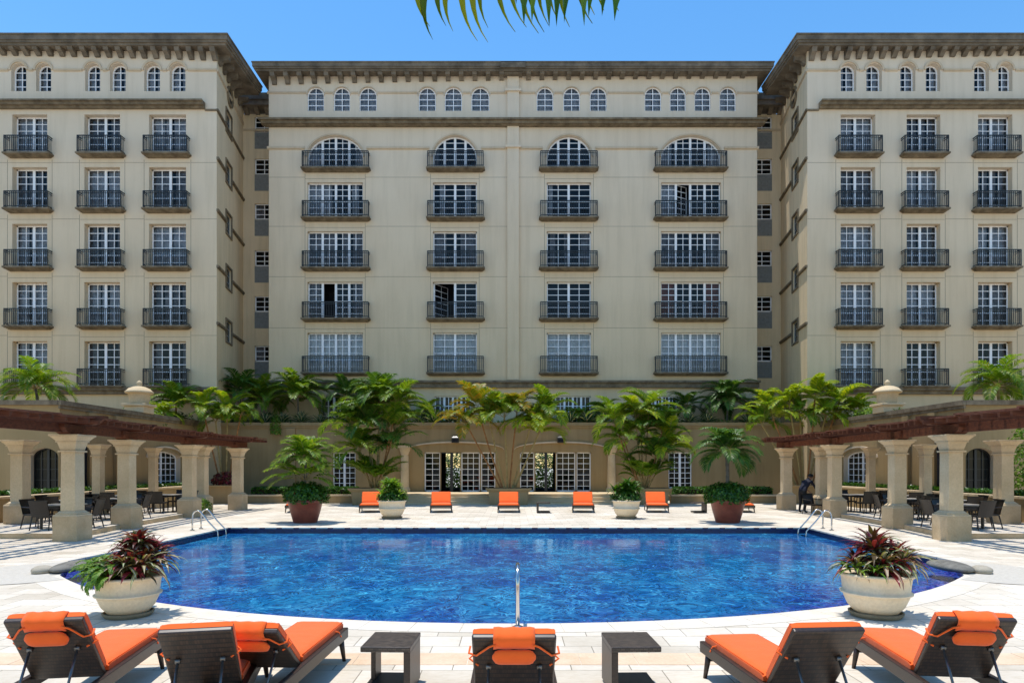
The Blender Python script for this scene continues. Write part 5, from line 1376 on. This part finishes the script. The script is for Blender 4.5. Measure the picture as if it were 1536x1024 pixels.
# agaves and shrubs along the parapet
xs = [322,346,372,398,424,452,480,508,628,650,676,700,722,800,828,856,880,905,1010,1034,1062,1120,1142]
ag = []
for i, px in enumerate(xs):
    D = 42.55; side = 'counted from the left end'
    ordn = ['first','second','third','fourth','fifth','sixth','seventh','eighth','ninth','tenth','eleventh','twelfth','thirteenth','fourteenth','fifteenth','sixteenth','seventeenth','eighteenth','nineteenth','twentieth','twenty-first','twenty-second','twenty-third'][i]
    lab = f'white-edged agave in a dark box, {ordn} from the left along the terrace parapet'
    if len(ag) < 3:
        t = thing('agave', lab, 'agave', (X(px, D), D, PT-.42), 0, 'agaves in dark boxes along the terrace parapet')
        m = MB(); m.frustum(0,0,-.3,.36,.26,.32); m.build('box', M['lantern'], t)
        m = MB(); rosette(m, (0,0,.42), 34+4*len(ag), 1.08-.08*len(ag), .12, .05, 1.45, 0, 1, .7, 4, .4); m.build('leaves', [M['agave'], M['cream_leaf']], t)
        ag.append(t)
    else:
        s = rnd(.8,1.15); dup(ag[i % 3], (X(px, D), D+rnd(-.05,.1), PT-.42), rnd(0,6), lab, scale=(s,s,s))
def shrub(label, loc, rx, ry, rz, n=900, size=.12, mat='bush', name='shrub', kind=None, cat='shrub'):
    m = MB(); leafball(m, (0,0,rz*.4), rx, ry, rz, n, size, 0, -.4)
    o = m.build(name, [M[mat]]); o.location = loc; return tag(o, label, cat, None, kind)
shrub('loose dark shrub on the terrace between the wide palm and the dark palm', (X(405,43.0), 43.0, 4.3), .8, .5, 1.0, 900, .12, 'bush')
shrub('variegated shrub right of the urn on the left terrace wall', (-19.6, 36.2, 4.2), .6, 1.3, .75, 1100, .12, 'fern')
shrub('low shrub on the left terrace between urn and inner corner', (-19.6, 39.6, 4.2), .6, 1.3, .8, 1100, .12, 'bush')
shrub('low shrub by the urn on the right terrace wall', (19.6, 36.8, 4.2), .6, 1.3, .85, 1100, .12, 'fern')
shrub('green shrub on the right terrace behind the lime palms', (19.6, 39.8, 4.2), .6, 1.3, .95, 1100, .12, 'palmlime')
shrub('reddish cordyline bush in the raised planter behind the left end pillar', (X(335,38.2)+.2, 38.15, 1.05), .9, .35, .55, 700, .14, 'maroon')
shrub('trailing green creeper hanging over the parapet, left of the dense palm clump', (X(412,41.6), 41.75, 4.1), .35, .2, .9, 500, .11, 'fern', 'creeper')
def hedge(label, x0, x1, y0, y1, z0, z1):
    m = MB(); m.box(x0+.06, x1-.06, y0+.06, y1-.06, z0, z1-.08, 1)
    A = 2*((x1-x0)+(y1-y0))*(z1-z0)+(x1-x0)*(y1-y0)
    for i in range(int(A*190)):
        p = Vector((rnd(x0,x1), rnd(y0,y1), rnd(z0,z1))); q = rng.random()
        if q < .5: p.z = z1+rnd(-.05,.06)
        elif q < .8: p.y = y0+rnd(-.03,.03)
        else: p.x = rng.choice((x0, x1))
        nr = Vector((rnd(-1,1), rnd(-1.4,.6), rnd(-.3,1.3))).normalized(); a_ = nr.cross(Vector((rnd(-1,1),rnd(-1,1),rnd(-1,1)))).normalized(); b_ = nr.cross(a_); s = rnd(.05,.11)
        m.add([p-a_*s, p+b_*s*.5, p+a_*s, p-b_*s*.5], [(0,1,2,3)], 0)
    return tag(m.build('hedge', [M['bush'], M['soil']]), label, 'hedge')
hedge('low clipped hedge left of the garden steps', -15.2, X(535,39.6), 38.9, 40.3, .1, .86)
hedge('low clipped hedge right of the garden steps', X(1012,39.6), 15.2, 38.9, 40.3, .1, .86)
hedge('strip of ground hedge along the left dining wall', -18.8, -18.25, 20, 37.6, .5, 1.16)
hedge('strip of ground hedge along the right dining wall', 18.25, 18.8, 20, 37.6, .5, 1.16)
shrub('sunlit garden bush seen through the left open door', (-4.6, 55, 0), 2.4, 1.2, 2.4, 3600, .2, 'bush', 'garden_bush')
shrub('sunlit garden bush seen through the right open door', (2.6, 55, 0), 2.4, 1.2, 2.4, 3600, .2, 'bush', 'garden_bush')
shrub('tall green vine beside the wall-side pillar at the right edge of the photo', (18.3, 23.8, 1.2), .35, .8, 1.9, 1300, .12, 'fern', 'vine')
shrub('pale potted shrub at the foot of the overlapping pillars, left pergola', (-13.4, 29.0, .2), .3, .3, .4, 260, .11, 'fern', 'small_plant', cat='plant')
# palm above the camera: only its frond tips enter the picture
t = thing('palm_tree', 'palm whose hanging frond tips enter the top of the picture', 'palm', (3.4, 2.2, 0))
stem(t, (0,0,0), (-.2,.2,5.6), .16, .12, M['trunk'], .1)
def tips(m, p0, p1, n, le, w, lean):
    p0, p1 = Vector(p0), Vector(p1); sag = .10
    pts = [p0.lerp(p1, i/12)+Vector((0,0,sag*math.sin(math.pi*i/12))) for i in range(13)]; m.tube(pts, [.018-.001*i for i in range(13)], 6, 0, cap=False)
    for i in range(n):
        t_ = (i+.5)/n; b0 = p0.lerp(p1, t_)+Vector((0,0,sag*math.sin(math.pi*t_)))
        l = le*(.8+.35*math.sin(math.pi*t_))*rnd(.85,1.12); rows = []; p_ = b0.copy(); a_ = -1.75 + rnd(-.1,.1); s2 = Vector((.96, .1, .25)).normalized()
        for k in range(9):
            q = k/8; ww = w*.5*(1-q**2.2)*(.75+.6*math.sin(math.pi*min(1,q+.2))); d_ = Vector((math.cos(a_), rnd(-.02,.02), math.sin(a_)))
            nv = Vector((-d_.z, 0, d_.x)); rows.append([p_-nv*ww, p_+Vector((0,.008,0)), p_+nv*ww]); p_ = p_+d_*(l/8); a_ += lean/8*(.3+1.4*q)
        m.strip(rows, 0)
    return m
base = Vector(t.location)
m = MB()
tips(m, (X(930,3.6), 3.6, Z(-70,3.6)), (X(618,3.6), 3.62, Z(-48,3.6)), 18, .44, .038, 1.0)
m.build('frond', [M['frondtop'], M['stem']], t, world=True)
m = MB()
tips(m, (X(945,3.4), 3.4, Z(-62,3.4)), (X(770,3.4), 3.35, Z(-66,3.4)), 10, .40, .07, .25)
m.build('frond', [M['palmdark'], M['stem']], t, world=True)
m = MB()
for i in range(9): frond(m, (-.2,.2,5.6), R(-160+28*i), .9, 2.4, 1.2, 26, .5, .04, 0, .5, .02, 1)
m.tube([(-.2,.2,5.6), (X(938,3.5)-3.4, 1.3, Z(-66,3.5))], [.03,.018], 6, 1)
m.build('crown', [M['palm'], M['stem']], t)

def understory(label, x0, x1, y0, y1, z, n):
    m = MB()
    k = int((x1-x0+y1-y0)/.55)
    for i in range(k):
        t_ = (i+rnd(.2,.8))/k; x = x0+(x1-x0)*t_ if x1-x0 > y1-y0 else rnd(x0,x1); y = y0+(y1-y0)*t_ if y1-y0 > x1-x0 else rnd(y0,y1)
        q = rng.random(); rr_ = rnd(.28,.5); mi = rng.choice((0,0,1,2))
        if q < .5: leafball(m, (x, y, z), rr_, rr_*.8, rr_*rnd(.8,1.5), n, .13, mi)
        else:
            for j in range(3): rosette(m, (x+rnd(-.2,.2), y+rnd(-.15,.15), z), 16, rnd(.5,.9), .07, .2, 1.4, mi, None, 1.0, 4)
    return tag(m.build('terrace_planting', [M['fern'], M['bush'], M['palmlime']]), label, 'ground cover', None, 'stuff')
understory('mixed low green planting filling the bed behind the central terrace parapet', -17.5, 17.5, 42.5, 43.4, PT-.25, 130)
understory('mixed low planting in the bed along the left terrace wall', -20.4, -19.4, 33.6, 41.0, PT-.25, 130)
understory('mixed low planting in the bed along the right terrace wall', 19.4, 20.4, 33.6, 41.0, PT-.25, 130)
